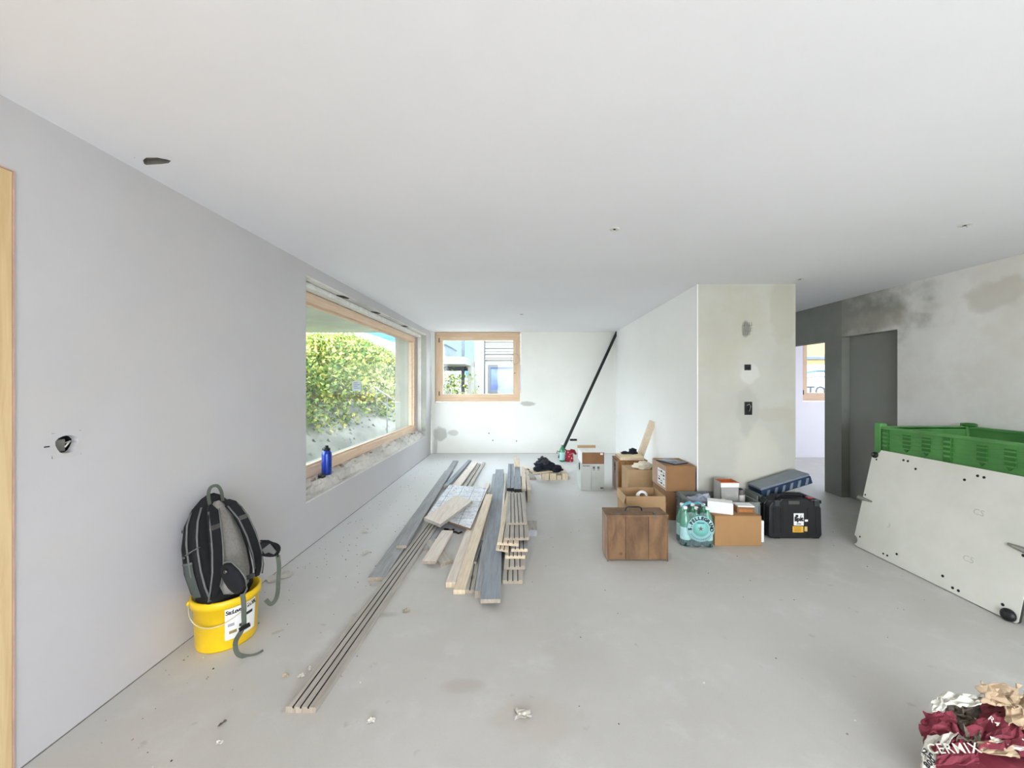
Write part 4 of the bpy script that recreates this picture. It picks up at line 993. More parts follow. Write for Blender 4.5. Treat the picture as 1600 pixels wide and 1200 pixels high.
for x in (gx0 - .004, gx1 - .056):
    for y in (gy0 - .004, gy1 - .056):
        part(t, 'corner_post', M_green, MB().box((x, y, .02), (x + .06, y + .06, gz + .028), bev=.006))
# ribs and arrow-shaped pockets along the long side towards the room
for y in (gy1 - .12, gy1 - .60, gy1 - 1.08):
    part(t, 'upright_rib', M_gdark, MB().box((gx0 - .004, y, .16), (gx0 + .014, y + .05, gz - .022), bev=.002))
    for j in range(4): part(t, 'cross_bar', M_green, MB().box((gx0 - .006, y + .004, gz - .06 - j * .035), (gx0 - .004, y + .046, gz - .045 - j * .035)))
for y in (gy1 - .27, gy1 - .42, gy1 - .78, gy1 - .93):
    part(t, 'arrow_pocket', M_gdark, MB().prism([(-.028, .07), (.028, .07), (.028, -.035), (0, -.07), (-.028, -.035)], 0, .010, frameT((gx0 + .013, y, gz - .115), (0, -1, 0), (0, 0, 1))))
    for j in range(4): part(t, 'pocket_bar', M_green, MB().box((gx0 - .002, y - .034, gz - .065 - j * .032), (gx0 + .003, y + .034, gz - .056 - j * .032)))
for j in range(4):
    part(t, 'long_rib', M_green, MB().box((gx0 + .004, gy0 + .06, gz - .065 - j * .032), (gx0 + .0125, gy1 - .06, gz - .059 - j * .032)))
part(t, 'rim_knob', M_gdark, MB().lathe([(.02, 0), (.045, .004), (.045, .022), (.03, .03)], 18, Matrix.Translation((3.90, gy1 - .05, gz + .0))))

# ---------------------------------------------------------------- white panel leaning on it
M_wpan = mat('white_panel_coating', 'DDDCD4', .45, var=.035, nscale=3, c2='D2D2C8'); M_pedge = mat('panel_dark_edge', '33302C', .7)
BA, BB = Vector((2.905, 3.365, .006)), Vector((2.905, 2.245, .006))          # bottom edge, far to near
TA = Vector((3.090, 3.365, .842))
ex = (BB - BA).normalized(); ey = (TA - BA).normalized(); L, Hh = (BB - BA).length, (TA - BA).length
TP = frameT(BA, ex, ey)       # local x along the bottom edge towards the viewer, y up the panel; normal z
nz_ = TP.to_3x3() @ Vector((0, 0, 1)); sgn = 1 if nz_.x < 0 else -1   # room side
out = []
def arc(cx, cy, r, a0, a1, n=6): return [(cx + r * math.cos(a0 + (a1 - a0) * i / n), cy + r * math.sin(a0 + (a1 - a0) * i / n)) for i in range(n + 1)]
out += arc(0, 0, .035, PI / 2, 0)[::-1][::-1]
out = arc(0.0, .045, .038, PI / 2, -PI / 2 + .3) + [(.045, 0.0)] + arc(L - .02, .02, .02, -PI / 2, 0, 4) + arc(L - .02, Hh - .02, .02, 0, PI / 2, 4) + [(.075, Hh)] + arc(.035, Hh - .0, .035, 0, -PI, 6)[0:4] + [(0, Hh - .035)]
t = thing('cover_board', 'white coated wooden panel with cut corners leaning on the green box', 'panel', (2.99, 2.8, 0))
def pz(a, b): return (sgn * a, sgn * b)
za, zb = sorted((0, -sgn * .018))
part(t, 'face', M_wpan, MB().prism(out, min(-sgn * .002, 0), max(-sgn * .002, 0), TP))
part(t, 'core', M_pedge, MB().prism(out, min(-sgn * .0022, -sgn * .018), max(-sgn * .0022, -sgn * .018), TP))
def on(px, py):
    """point of the panel plane seen at a pixel"""
    d = Vector(((px - VX) / F, 1, -(py - VY) / F)); o = Vector((0, 0, H)); s_ = (BA - o).dot(nz_) / d.dot(nz_)
    return TP.inverted() @ (o + d * s_)
def disc(mb, p, r, h0, h1, n=14, dome=False):
    pr = [(r, sgn * h0), (r, sgn * h1)] + ([(r * .7, sgn * (h1 + r * .35)), (r * .3, sgn * (h1 + r * .5))] if dome else [(r * .4, sgn * (h1 + .0002))])
    return mb.lathe(pr, n, TP @ Matrix.Translation((p.x, p.y, 0)))
for px, py in ((1411.7, 719), (1418.5, 720.5), (1430.6, 732.7), (1507, 749.7), (1527.5, 743.5), (1537.5, 746), (1352, 773), (1343.6, 838.5), (1380, 865), (1386.3, 868), (1401, 865.7), (1473, 900), (1488.4, 918.5), (1497.4, 923), (1566.7, 944.7), (1369.4, 718), (1599, 868)):
    part(t, 'screw_hole', M_ink, disc(MB(), on(px, py), .009 if px > 1400 else .0075, 0, .0006))
part(t, 'rubber_foot', M_black, disc(MB(), on(1576.5, 961), .036, 0, .012, 24, True))
part(t, 'corner_roller', M_black, disc(MB(), on(1368, 711), .026, 0, .012, 20, True))
part(t, 'roller_hub', M_metal, disc(MB(), on(1368, 711), .010, .022, .027, 12))
def bracket(pa, pb, w):
    a, b = on(*pa), on(*pb); d = (b - a).normalized(); s2 = Vector((-d.y, d.x, 0))
    mb = MB(); poly = [a + s2 * w, a - s2 * w, b - s2 * w * .35, b + s2 * w * .35]
    mb.prism([(p.x, p.y) for p in poly], min(0, sgn * .012), max(0, sgn * .012), TP)
    m2 = MB().prism([(p.x, p.y) for p in (a + s2 * w * .3, a - s2 * w * .3, b - s2 * w * .15 - d * .03, b + s2 * w * .15 - d * .03)], min(sgn * .012, sgn * .018), max(sgn * .012, sgn * .018), TP)
    part(t, 'metal_bracket', mat('bracket_steel', '8A8882', .4, metal=.2), mb, bevel=.002); part(t, 'bracket_arm', mat('zinc', 'A8A6A0', .4, metal=.2), m2)
bracket((1342, 777), (1363, 784), .020); bracket((1612, 864), (1576, 850), .022)
mb = MB()
for px, py, s_ in ((1529, 801, 'CS'), (1513, 874, 'C5'), (1389, 821, '3')):
    p = on(px, py); text(mb, s_, .055, TP @ Matrix.Translation((p.x, p.y, sgn * .0003)) @ (Matrix.Rotation(PI, 4, 'Y') if sgn < 0 else Matrix.Identity(4)), depth=.0003)
part(t, 'faint_marking', mat('faint_marking', 'C2C1B4', .6), mb)

# ---------------------------------------------------------------- crumpled paper sacks, bottom right
M_mar = mat('maroon_paper', '84303F', .7, var=.15, nscale=8, bump=.4, bscale=20); M_pap = mat('white_paper', 'CFCBC0', .8, var=.08, bump=.5, bscale=20)
M_kr = mat('kraft_paper', 'BCA588', .85, var=.12, nscale=10, bump=.5, bscale=25); M_in = mat('sack_inside', '6E6458', .9, bump=.4)
def sheet(pts, nu, nv, amp, seed, th=.003):
    """crumpled sheet over a bilinear patch of 4 corners, with folds"""
    a, b, c_, d_ = map(Vector, pts); n = (b - a).cross(d_ - a).normalized(); g = []
    for i in range(nu + 1):
        for j in range(nv + 1):
            u, v = i / nu, j / nv
            p = a.lerp(b, u).lerp(d_.lerp(c_, u), v)
            q_ = Vector((u * 2.6 + seed, v * 2.6, seed * 1.7))
            h = abs(noise.noise(q_)) * 1.6 - .4 + .5 * abs(noise.noise(q_ * 2.6)) 
            e = Vector((noise.noise(q_ * 1.9 + Vector((5, 0, 0))), noise.noise(q_ * 1.9 + Vector((0, 5, 0))), noise.noise(q_ * 1.9 + Vector((0, 0, 5))))) * amp * .9
            g.append(p + n * h * amp + e)
    fs = [(i * (nv + 1) + j, (i + 1) * (nv + 1) + j, (i + 1) * (nv + 1) + j + 1, i * (nv + 1) + j + 1) for i in range(nu) for j in range(nv)]
    mb = MB(); mb.add(g, fs); return mb, g, nv
def sack_part(t, name, m, pts, nu=12, nv=12, amp=.03, seed=1):
    mb, g, nv_ = sheet(pts, nu, nv, amp, seed); o = part(t, name, m, mb)
    s_ = o.modifiers.new('thickness', 'SOLIDIFY'); s_.thickness = .0025
    return o
t = thing('paper_sack', 'crumpled maroon and white cement sack in the lower right corner', 'sack', (1.66, 1.27, 0))
def Q(px, py, z): return G(px, py, z)
# low bulky body
rings = []
for z, k in ((.002, .92), (.04, 1.0), (.10, 1.0), (.16, .95), (.20, .84), (.215, .6)):
    r = []
    for i in range(44):
        a = 2 * PI * i / 44
        w_ = 1 + .10 * noise.noise(Vector((math.cos(a) * 2, math.sin(a) * 2, z * 9))) + .05 * abs(noise.noise(Vector((math.cos(a) * 6, math.sin(a) * 6, z * 14))))
        r.append((1.675 + .25 * k * w_ * math.copysign(abs(math.cos(a)) ** .75, math.cos(a)), 1.285 + .155 * k * w_ * math.copysign(abs(math.sin(a)) ** .75, math.sin(a)), z))
    rings.append(r)
part(t, 'body', M_mar, MB().loops(rings, cap=True, smooth=False))
part_specs = [
 ('maroon_fold', M_mar, [Q(1441, 1150, .21), Q(1500, 1158, .23), Q(1492, 1112, .27), Q(1442, 1113, .24)], .018, 2),
 ('maroon_fold', M_mar, [Q(1462, 1196, .20), Q(1515, 1170, .22), Q(1500, 1140, .24), Q(1455, 1165, .22)], .012, 3),
 ('maroon_fold', M_mar, [Q(1520, 1180, .22), Q(1600, 1165, .25), Q(1590, 1105, .27), Q(1518, 1128, .25)], .020, 5),
 ('maroon_fold', M_mar, [Q(1458, 1196, .205), Q(1530, 1192, .22), Q(1525, 1150, .24), Q(1490, 1160, .235)], .008, 8),
 ('maroon_fold', M_mar, [Q(1585, 1185, .22), Q(1625, 1185, .22), Q(1612, 1105, .26), Q(1570, 1100, .27)], .018, 13),
 ('maroon_fold', M_mar, [Q(1530, 1125, .24), Q(1610, 1135, .24), Q(1610, 1095, .25), Q(1530, 1095, .25)], .010, 23),
 ('white_fold', M_pap, [Q(1438, 1192, .20), Q(1462, 1190, .20), Q(1496, 1145, .24), Q(1450, 1150, .225)], .010, 4),
 ('white_fold', M_pap, [Q(1440, 1215, .19), Q(1458, 1215, .19), Q(1462, 1176, .215), Q(1440, 1172, .215)], .008, 14),
 ('white_fold', M_pap, [Q(1458, 1112, .27), Q(1478, 1106, .28), Q(1470, 1086, .29), Q(1456, 1096, .28)], .006, 6),
 ('white_fold', M_pap, [Q(1466, 1100, .28), Q(1532, 1104, .29), Q(1532, 1084, .31), Q(1466, 1085, .29)], .014, 7),
 ('white_fold', M_pap, [Q(1548, 1165, .24), Q(1600, 1172, .24), Q(1606, 1158, .25), Q(1548, 1153, .25)], .008, 9),
 ('inner_lining', M_in, [Q(1478, 1130, .22), Q(1560, 1130, .22), Q(1560, 1088, .235), Q(1480, 1092, .235)], .010, 31),
 ('inner_lining', M_in, [Q(1482, 1125, .23), Q(1520, 1128, .23), Q(1520, 1092, .27), Q(1485, 1100, .26)], .020, 10),
 ('inner_lining', M_in, [Q(1500, 1160, .235), Q(1535, 1165, .235), Q(1530, 1125, .25), Q(1505, 1125, .25)], .018, 11),
 ('kraft_fold', M_kr, [Q(1532, 1098, .29), Q(1590, 1108, .29), Q(1596, 1075, .33), Q(1528, 1066, .34)], .024, 12),
 ('kraft_fold', M_kr, [Q(1575, 1130, .26), Q(1612, 1140, .26), Q(1606, 1080, .32), Q(1572, 1085, .31)], .018, 15),
 ('kraft_fold', M_kr, [Q(1528, 1175, .235), Q(1590, 1182, .235), Q(1585, 1155, .25), Q(1530, 1158, .245)], .010, 16)]
for nm, m_, pts, amp, sd in part_specs: sack_part(t, nm, m_, pts, 10, 10, amp, sd)
mb = MB()
def on_sack(s_, size, pxy, ang, z, lift=.028, bold=.001):
    p = G(pxy[0], pxy[1], z); vd = (Vector((0, 0, H)) - p).normalized(); r = Vector((0, 0, 1)).cross(vd).normalized(); u = vd.cross(r)
    text(mb, s_, size, frameT(p + vd * lift, r, u) @ Matrix.Rotation(ang, 4, 'Z'), depth=.0004, bold=bold, space=1.12)
on_sack('CERMIX', .034, (1489, 1170), .56, .235, .022, .0003)
on_sack('R4', .022, (1553, 1127), -.45, .265, .024, .0002)
part(t, 'sack_lettering', M_pap, mb)
mb = MB(); on_sack('25', .022, (1449, 1178), -.35, .215, .02); on_sack('800', .020, (1453, 1192), 1.0, .205, .02); part(t, 'sack_numbers', M_ink, mb)
t = thing('paper_sack', 'flat cream sack lying under the crumpled maroon one', 'sack', (1.62, 1.09, 0))
rings = []
for z, k in ((.002, .95), (.04, 1), (.09, .97), (.125, .85), (.135, .5)):
    rings.append([(1.64 + .23 * k * (1 + .06 * noise.noise(Vector((math.cos(a), math.sin(a), z * 8)))) * math.copysign(abs(math.cos(a)) ** .6, math.cos(a)), 1.06 + .10 * k * math.copysign(abs(math.sin(a)) ** .6, math.sin(a)), z) for a in [2 * PI * i / 36 for i in range(36)]])
part(t, 'body', mat('cream_sack_paper', 'CFC7A4', .85, var=.1, bump=.4), MB().loops(rings, smooth=False))
mb = MB()
for k in range(3): mb.box((1.62, 1.03 + k * .022, .1352), (1.74, 1.036 + k * .022, .136))
part(t, 'printed_lines', M_ink, mb)

# ---------------------------------------------------------------- yellow bucket
bc = Vector((-1.642, 2.145, 0))
M_yel = mat('yellow_bucket', 'F2C816', .35, var=.04, spec=.5); 
t = thing('bucket', 'yellow plastic plaster bucket standing at the left wall', 'bucket', bc)
T = Matrix.Translation(bc)
part(t, 'body', M_yel, MB().lathe([(.130, .002), (.135, .0), (.138, .01), (.150, .255), (.157, .256), (.157, .228), (.160, .228), (.160, .268), (.152, .272), (.146, .268), (.134, .014), (.02, .012)], 48, T, cap=True))
part(t, 'contents', mat('bucket_inside', '8A7238', .8), MB().lathe([(.140, .17), (.139, .18), (.02, .182)], 32, T))
def arc_label(rad, z0, z1, a0, a1, mi=0, n=10, tilt=lambda z: .138 + (z - .01) * .012 / .245):
    mb = MB(); g0 = [(bc.x + (tilt(z0) + rad) * math.cos(a0 + (a1 - a0) * i / n), bc.y + (tilt(z0) + rad) * math.sin(a0 + (a1 - a0) * i / n), z0) for i in range(n + 1)]
    g1 = [(bc.x + (tilt(z1) + rad) * math.cos(a0 + (a1 - a0) * i / n), bc.y + (tilt(z1) + rad) * math.sin(a0 + (a1 - a0) * i / n), z1) for i in range(n + 1)]
    mb.add(g0 + g1, [(i, i + 1, n + 2 + i, n + 1 + i) for i in range(n)], smooth=True); return mb
A0, A1 = -.98, .10
part(t, 'label', M_wcard, arc_label(.0012, .055, .222, A0, A1))
def label_text(s_, size, z, a_c, m, nm, bold=.0008, step=None):
    mb = MB(); n = len(s_); step = step or size * .60 / .15
    for i, ch_ in enumerate(s_):
        a = a_c + (i - (n - 1) / 2) * step; r_ = .138 + (z - .01) * .012 / .245 + .0016
        text(mb, ch_, size, frameT((bc.x + r_ * math.cos(a), bc.y + r_ * math.sin(a), z), (-math.sin(a), math.cos(a), 0), (0, 0, 1)), depth=.0002, bold=bold, space=1.12)
    part(t, nm, m, mb)
label_text('StoLevell In XXL', .030, .200, -.42, M_ink, 'label_title', step=.066)
for z, a, b, c_ in ((.150, -.45, -.05, '2A2A2E'), (.105, -.55, -.32, '2A2A2E'), (.085, -.86, -.62, '9C8A50'), (.070, -.35, -.1, 'A0A0A4'), (.125, -.9, -.7, 'A0A0A4')):
    part(t, 'label_print', mat('print_' + c_, c_, .6), arc_label(.0018, z, z + .016, a, b, n=4))
hp = [Vector((bc.x + .163 * math.cos(a), bc.y + .163 * math.sin(a), .235 - .085 * math.sin((a + 2.6) / 2.5 * PI) ** 1)) for a in [-2.6 + 2.5 * i / 20 for i in range(21)]]
part(t, 'wire_handle', mat('pale_wire', 'D8D2B0', .35), MB().tube(hp, .0028, 6))
part(t, 'handle_ear', M_yel, MB().lathe([(.014, -.004), (.014, .006), (.006, .008)], 12, frameT(hp[0], (0, 1, 0), (0, 0, 1))))

# ---------------------------------------------------------------- backpack in the bucket
M_bk = mat('black_nylon', '101114', .75, var=.2, nscale=30, bump=.2); M_bk2 = mat('black_padding', '16171B', .85, bump=.3)
M_gm = mat('grey_mesh', '8D8984', .9, var=.1, nscale=90, bump=.5, bscale=250); M_pip = mat('grey_piping', '6C6E6C', .7)
M_olv = mat('olive_webbing', '5A6056', .8, var=.1)
base = Vector((-1.575, 2.11, .235))
az = math.radians(-14); tilt = math.radians(16)
# local x: pack width, local y: out of the back panel, local z: up
Nn = Vector((math.cos(az), math.sin(az), 0)); Wd = Vector((0, 0, 1)).cross(Nn).normalized()    # width axis
Up = (Vector((0, 0, 1)) * math.cos(tilt) - Nn * math.sin(tilt)).normalized(); Nt = Wd.cross(Up) * 1.0
if Nt.dot(Nn) < 0: Nt = -Nt
def BP(x, y, z): return base + Wd * x + Nt * y + Up * z * 1.08
t = thing('backpack', 'black and grey hiking backpack sitting on the yellow bucket', 'backpack', (base.x, base.y, base.z))
levels = [(0, .09, .06, -.03), (.03, .125, .085, -.04), (.10, .142, .115, -.065), (.20, .148, .125, -.08), (.32, .142, .120, -.075), (.42, .118, .095, -.055), (.49, .082, .065, -.035), (.53, .042, .035, -.018), (.545, .015, .012, -.01)]
rings = []
for z, w_, d_, yo in levels:
    r = []
    for i in range(36):
        a = 2 * PI * i / 36; cx, cy = math.cos(a), math.sin(a); e = .7
        yy = math.copysign(abs(cy) ** e, cy) * d_
        if cy > 0: yy *= .55
        wr_ = 1 + .04 * noise.noise(Vector((cx * 3, cy * 3, z * 12)))
        r.append(BP(math.copysign(abs(cx) ** e, cx) * w_ * wr_, yy * wr_ + yo * .5, z))
    rings.append(r)
part(t, 'main_bag', M_bk, MB().loops(rings))
# back panel
pr = []
for z, w_ in ((.03, .03), (.05, .07), (.12, .088), (.22, .088), (.32, .078), (.42, .055), (.48, .030), (.50, .01)):
    d_ = .055 + .012 * math.sin(z / .5 * PI)
    pr.append([BP(w_ * c0, .012 + d_ * dd - (abs(z - .22) ** 2) * .25, z) for c0, dd in ((-1, .2), (-.85, .75), (-.3, .9), (.3, .9), (.85, .75), (1, .2), (.6, -.1), (-.6, -.1))])
part(t, 'back_panel', M_gm, MB().loops(pr))
# shoulder straps
for sx in (-1, 1):
    pts = [BP(sx * .035, .03, .475), BP(sx * .052, .055, .46), BP(sx * .078, .078, .38), BP(sx * .096, .086, .28), BP(sx * .112, .078, .18), BP(sx * .124, .055, .10), BP(sx * .125, .03, .055)]
    o = part(t, 'shoulder_strap', M_bk2, MB().tube(smooth(pts, 2), [.04, .048, .055, .06, .062, .062, .06, .056, .052, .044, .035, .028, .022], flat=.014, up=tuple(Nt)))
    part(t, 'strap_piping', M_pip, MB().tube([p + Nt * .008 + Wd * (sx * .028) for p in pts[1:]], .004, 6))
    part(t, 'strap_piping', M_pip, MB().tube([p + Nt * .008 - Wd * (sx * .028) for p in pts[1:-1]], .004, 6))
    part(t, 'strap_slider', M_metal, MB().tube([pts[2] + Nt * .006 - Up * .012, pts[2] + Nt * .006 + Up * .012], .045, flat=.006, up=tuple(Nt)))
# top handle
part(t, 'top_handle', M_olv, MB().tube(smooth([BP(-.035, .02, .49), BP(-.036, .025, .54), BP(-.018, .028, .575), BP(.018, .028, .575), BP(.036, .025, .54), BP(.035, .02, .49)]), .016, flat=.005, up=tuple(Nt)))
# near side: piping, mesh pocket, compression strap (the near side looks towards -Wd or +Wd)
ns = -1 if (Wd.y > 0) else 1
def side(y, z, off=.0):
    k_ = 0
    for i in range(len(levels) - 1):
        if levels[i][0] <= z <= levels[i + 1][0]:
            f = (z - levels[i][0]) / (levels[i + 1][0] - levels[i][0]); w_ = levels[i][1] * (1 - f) + levels[i + 1][1] * f; yo = levels[i][3] * (1 - f) + levels[i + 1][3] * f; d_ = levels[i][2] * (1 - f) + levels[i + 1][2] * f
            q_ = max(0, 1 - (abs((y - yo * .5) / d_)) ** 2.9) ** .35
            return BP(ns * (w_ * q_ + off), y, z)
    return BP(ns * .03, y, z)
part(t, 'side_piping', M_pip, MB().tube([side(.02, z, .004) for z in (.05, .12, .2, .28, .36, .43, .49)], .005, 6))
part(t, 'side_piping', M_pip, MB().tube([side(-.045, z, .004) for z in (.18, .26, .34, .42, .48)], .005, 6))
part(t, 'mesh_pocket', mat('grey_green_mesh', '555B56', .85, bump=.4), MB().loops([[side(y, z, .005) for y in (-.085, -.065, -.04, -.02)] for z in (.08, .14, .20, .245)], cap=False, closed=False))
part(t, 'pocket_hem', M_pip, MB().tube([side(y, .247, .006) for y in (-.085, -.065, -.04, -.02)], .006, 6))
part(t, 'side_strap', M_pip, MB().tube([side(-.04, .29, .008), side(-.01, .30, .009), side(.03, .31, .008)], .022, flat=.004, up=tuple(Up)))
for y, z in ((-.085, .40), (-.07, .28)): part(t, 'stud', M_metal, MB().lathe([(.008, 0), (.008, .006), (.003, .008)], 10, frameT(side(y, z, .002), Nt, Up)))
# hip fins
def fin(pts, w, th, nm='hip_fin', m=M_bk2): return part(t, nm, m, MB().tube(pts, w, flat=th, up=(0.25, -1, .2)))
def padded(c, ux, uy, rx, ry, th, nm, m):
    mb = MB(); ux, uy = Vector(ux).normalized(), Vector(uy).normalized(); nn = ux.cross(uy).normalized(); rr = []
    for k_, s_ in ((-1, .86), (-.5, 1), (.5, 1), (1, .86)):
        rr.append([Vector(c) + ux * rx * s_ * math.copysign(abs(math.cos(a)) ** .8, math.cos(a)) + uy * ry * s_ * math.copysign(abs(math.sin(a)) ** .8, math.sin(a)) + nn * th * k_ * .5 for a in [2 * PI * i / 24 for i in range(24)]])
    mb.loops(rr); return part(t, nm, m, mb)
fc = P(364, 903, 1.955)
padded(fc, Vector((.62, -.15, -.75)), Vector((.75, -.2, .60)), .085, .05, .03, 'hip_fin', M_bk2)
part(t, 'fin_piping', M_pip, MB().tube([P(x, y, 1.935) for x, y in ((350, 878), (362, 878), (374, 889), (384, 903), (386, 920), (380, 931))], .004, 6))
fc2 = P(419, 858, 2.26)
padded(fc2, Vector((.9, .25, -.25)), Vector((.2, .1, .95)), .065, .042, .025, 'hip_fin', M_bk2)
part(t, 'fin_face', M_pip, MB().tube([P(412, 862, 2.24), P(421, 856, 2.24), P(430, 864, 2.24)], [.03, .05, .02], flat=.006, up=(0, -1, 0)))
part(t, 'fin_piping', M_bk, MB().tube([P(x, y, 2.235) for x, y in ((407, 845), (419, 845), (430, 850), (436, 860), (434, 870))], .005, 6))
# hanging webbing
part(t, 'webbing', M_olv, MB().tube(smooth([P(379, 928, 1.93), P(381, 945, 1.93), P(381, 962, 1.93), P(381, 975, 1.94), P(376, 988, 1.95), P(369, 1000, 1.97), P(368, 1012, 1.98), P(373, 1023, 1.97), P(388, 1026, 1.99), P(400, 1024, 2.0), P(411, 1018, 2.03)]), .022, flat=.003, up=(.3, -1, .1)))
part(t, 'buckle', M_black, MB().tube([P(375, 984, 1.935), P(389, 976, 1.93)], .020, flat=.012, up=(0, -1, .3)))
part(t, 'webbing', M_olv, MB().tube(smooth([P(434, 868, 2.25), P(436, 885, 2.26), P(435, 905, 2.27), P(434, 925, 2.28), P(430, 938, 2.28), P(423, 944, 2.27), P(415, 937, 2.26)]), .022, flat=.003, up=(.5, -1, .1)))
part(t, 'buckle', M_black, MB().tube([P(385, 903, 2.02), P(398, 898, 2.04)], .022, flat=.012, up=(0, -1, .3)))
for px, py in ((353, 893), (313, 797)): pass
part(t, 'stud', M_metal, MB().lathe([(.009, 0), (.009, .006), (.003, .008)], 10, frameT(P(353, 893, 1.925), (1, 0, 0), (0, 0, 1))))

# ---------------------------------------------------------------- blue flask on the ledge
c = Vector((-1.945 + SK * 3.8, 3.80, .512))
t = thing('flask', 'blue metal drinking flask with black cap on the big window ledge', 'bottle', c)
T = Matrix.Translation(c); M_blue = mat('blue_anodised', '14389E', .22, var=.08, metal=.35, spec=.7)
part(t, 'body', M_blue, MB().lathe([(.040, 0), (.045, .005), (.046, .02), (.046, .195), (.043, .215), (.031, .235), (.028, .24)], 32, T))
part(t, 'cap', M_black, MB().lathe([(.030, .240), (.033, .242), (.033, .258), (.026, .264), (.017, .268), (.016, .285), (.012, .288)], 24, T))
part(t, 'cap_hook', M_black, MB().tube([c + Vector((-.028, 0, .25)), c + Vector((-.045, 0, .242)), c + Vector((-.040, 0, .255)), c + Vector((-.02, 0, .268))], .005, 6))
tag(blob(MB(), c + Vector((.03, -.15, .022)), (.035, .02, .022), 2, .4, 3, c.z).build('rubber_plug', M_black, origin=c + Vector((.03, -.15, 0))), 'black rubber lump on the ledge in front of the blue flask', 'rubble')
# rubble on the ledge
rb = random.Random(5)
def stone(c, r, seed, m, name, label, cat, group=None, flat=None):
    mb = MB(); bm = bmesh.new(); bmesh.ops.create_icosphere(bm, subdivisions=1, radius=1)
    for v in bm.verts:
        k_ = 1 + .5 * noise.noise(v.co * 1.7 + Vector((seed, 0, 0))); v.co = Vector((v.co.x * r[0] * k_, v.co.y * r[1] * k_, v.co.z * r[2] * k_)) + Vector(c)
    mb.addbm(bm); return tag(mb.build(name, m, origin=c), label, cat, group)
M_rub = [plaster('rubble_' + str(i), x, cloud=.2, bump=.8) for i, x in enumerate(('DAD4C8', 'B4A894', '9A8C7C'))]
for i in range(34):
    y = 3.42 + rb.random() * .42 if i < 16 else 3.9 + rb.random() * 3.2
    x = XL - .10 - rb.random() * .09 + SK * y
    r = rb.uniform(.010, .024)
    stone((x, y, .503 + r * .3), (r, r * 1.3, r * .6), i * 3.1, M_rub[i % 3], 'mortar_crumb', 'crumb of old mortar lying on the big window ledge', 'rubble', 'mortar crumbs on the ledge')
# ---------------------------------------------------------------- scraps on the floor
def scrap(px, py, w, l, rz, m, label, seed, name='paper_scrap', cat='scrap'):
    c = G(px, py); T = Rz(rz, (c.x, c.y, .004)); mb = MB(); n = 5; g = []
    for i in range(n + 1):
        for j in range(n + 1):
            u, v = i / n - .5, j / n - .5; k_ = 1 + .5 * noise.noise(Vector((u * 3 + seed, v * 3, 0)))
            g.append((u * w * k_, v * l * k_, .002 + abs(noise.noise(Vector((u * 4 + seed, v * 4, 2)))) * .018))
    fs = [(i * (n + 1) + j, (i + 1) * (n + 1) + j, (i + 1) * (n + 1) + j + 1, i * (n + 1) + j + 1) for i in range(n) for j in range(n)]
    mb.add(g, fs, T); o = mb.build(name, m, origin=(c.x, c.y, 0)); s_ = o.modifiers.new('thickness', 'SOLIDIFY'); s_.thickness = .0015
    return tag(o, label, cat, None)
scrap(817, 1117, .062, .045, .1, M_pap, 'white crumpled paper scrap alone on the near floor', 1)
scrap(436, 902, .14, .12, .6, M_pap, 'pointed white paper scrap behind the bucket at the wall', 2)
scrap(569, 832, .07, .05, .2, M_pap, 'white scrap on the floor left of the grey boards, farther one', 3)
scrap(571, 865, .06, .04, 1.2, M_pap, 'white scrap on the floor left of the grey boards, nearer one', 4)
scrap(471, 1058, .030, .016, .3, M_pap, 'small white flake left of the longest board', 5)
scrap(484, 1047, .018, .024, .8, M_pap, 'small upright white flake beside the longest board', 6)
scrap(446, 1058, .024, .012, .4, M_kr, 'small brown flake left of the longest board', 7)
scrap(343, 1163, .022, .016, .2, M_pap, 'tiny white flake near the lower left wall', 8)
scrap(564, 1069, .014, .012, .2, M_pap, 'tiny white flake right of the longest board', 9)
scrap(390, 1012, .06, .020, .9, M_kr, 'thin brown shaving at the foot of the bucket', 10) if False else None
scrap(347, 1133, .03, .010, 1.2, M_in, 'dark splinter on the lower left floor', 11, 'splinter')
scrap(635, 955, .045, .03, .4, M_rub[1], 'flat grey plaster crumb between the two rows of boards', 12, 'plaster_crumb', 'rubble')
scrap(580, 1128, .03, .02, .1, M_rub[0], 'flat pale plaster crumb near the end of the longest board', 13, 'plaster_crumb', 'rubble')
scrap(590, 886, .03, .02, .7, M_black, 'small black curl left of the grey boards', 14, 'plastic_curl')
for i, (px, py) in enumerate(((700, 829), (712, 833))):
    c = G(px, py)
    tag(MB().tube([c + Vector((-.04, .02, .006)), c + Vector((0, 0, .012)), c + Vector((.03, -.02, .006)), c + Vector((.055, .01, .006))], .009, 6).build('black_clip', M_black, origin=c),
        ['black plastic clip before the marked panel, left one', 'black plastic clip before the marked panel, right one'][i], 'clip', 'black clips on the floor')
# fine grit: uncountable
mb = MB(); rg = random.Random(11)
for i in range(420):
    if i < 240:
        y = rg.uniform(1.4, 7.4); x = -1.80 + SK * y + abs(rg.gauss(0, .30)) + .02
    else: x, y = rg.uniform(-1.7, 3.0), rg.uniform(1.2, 7.4)
    r = rg.uniform(.0015, .005); T = Rz(rg.random() * 6, (x, y, 0))
    mb.add([(-r, -r, 0), (r, -r * .6, 0), (r * .7, r, 0), (-r * .8, r, 0), (0, 0, r * 1.2)], [(0, 1, 4), (1, 2, 4), (2, 3, 4), (3, 0, 4)], T, mi=rg.choice((0, 0, 1, 2)))
o = mb.build('floor_grit', [M_rub[2], M_rub[0], M_gap]); tag(o, 'fine grit and plaster dust scattered over the floor', 'grit', kind='stuff')

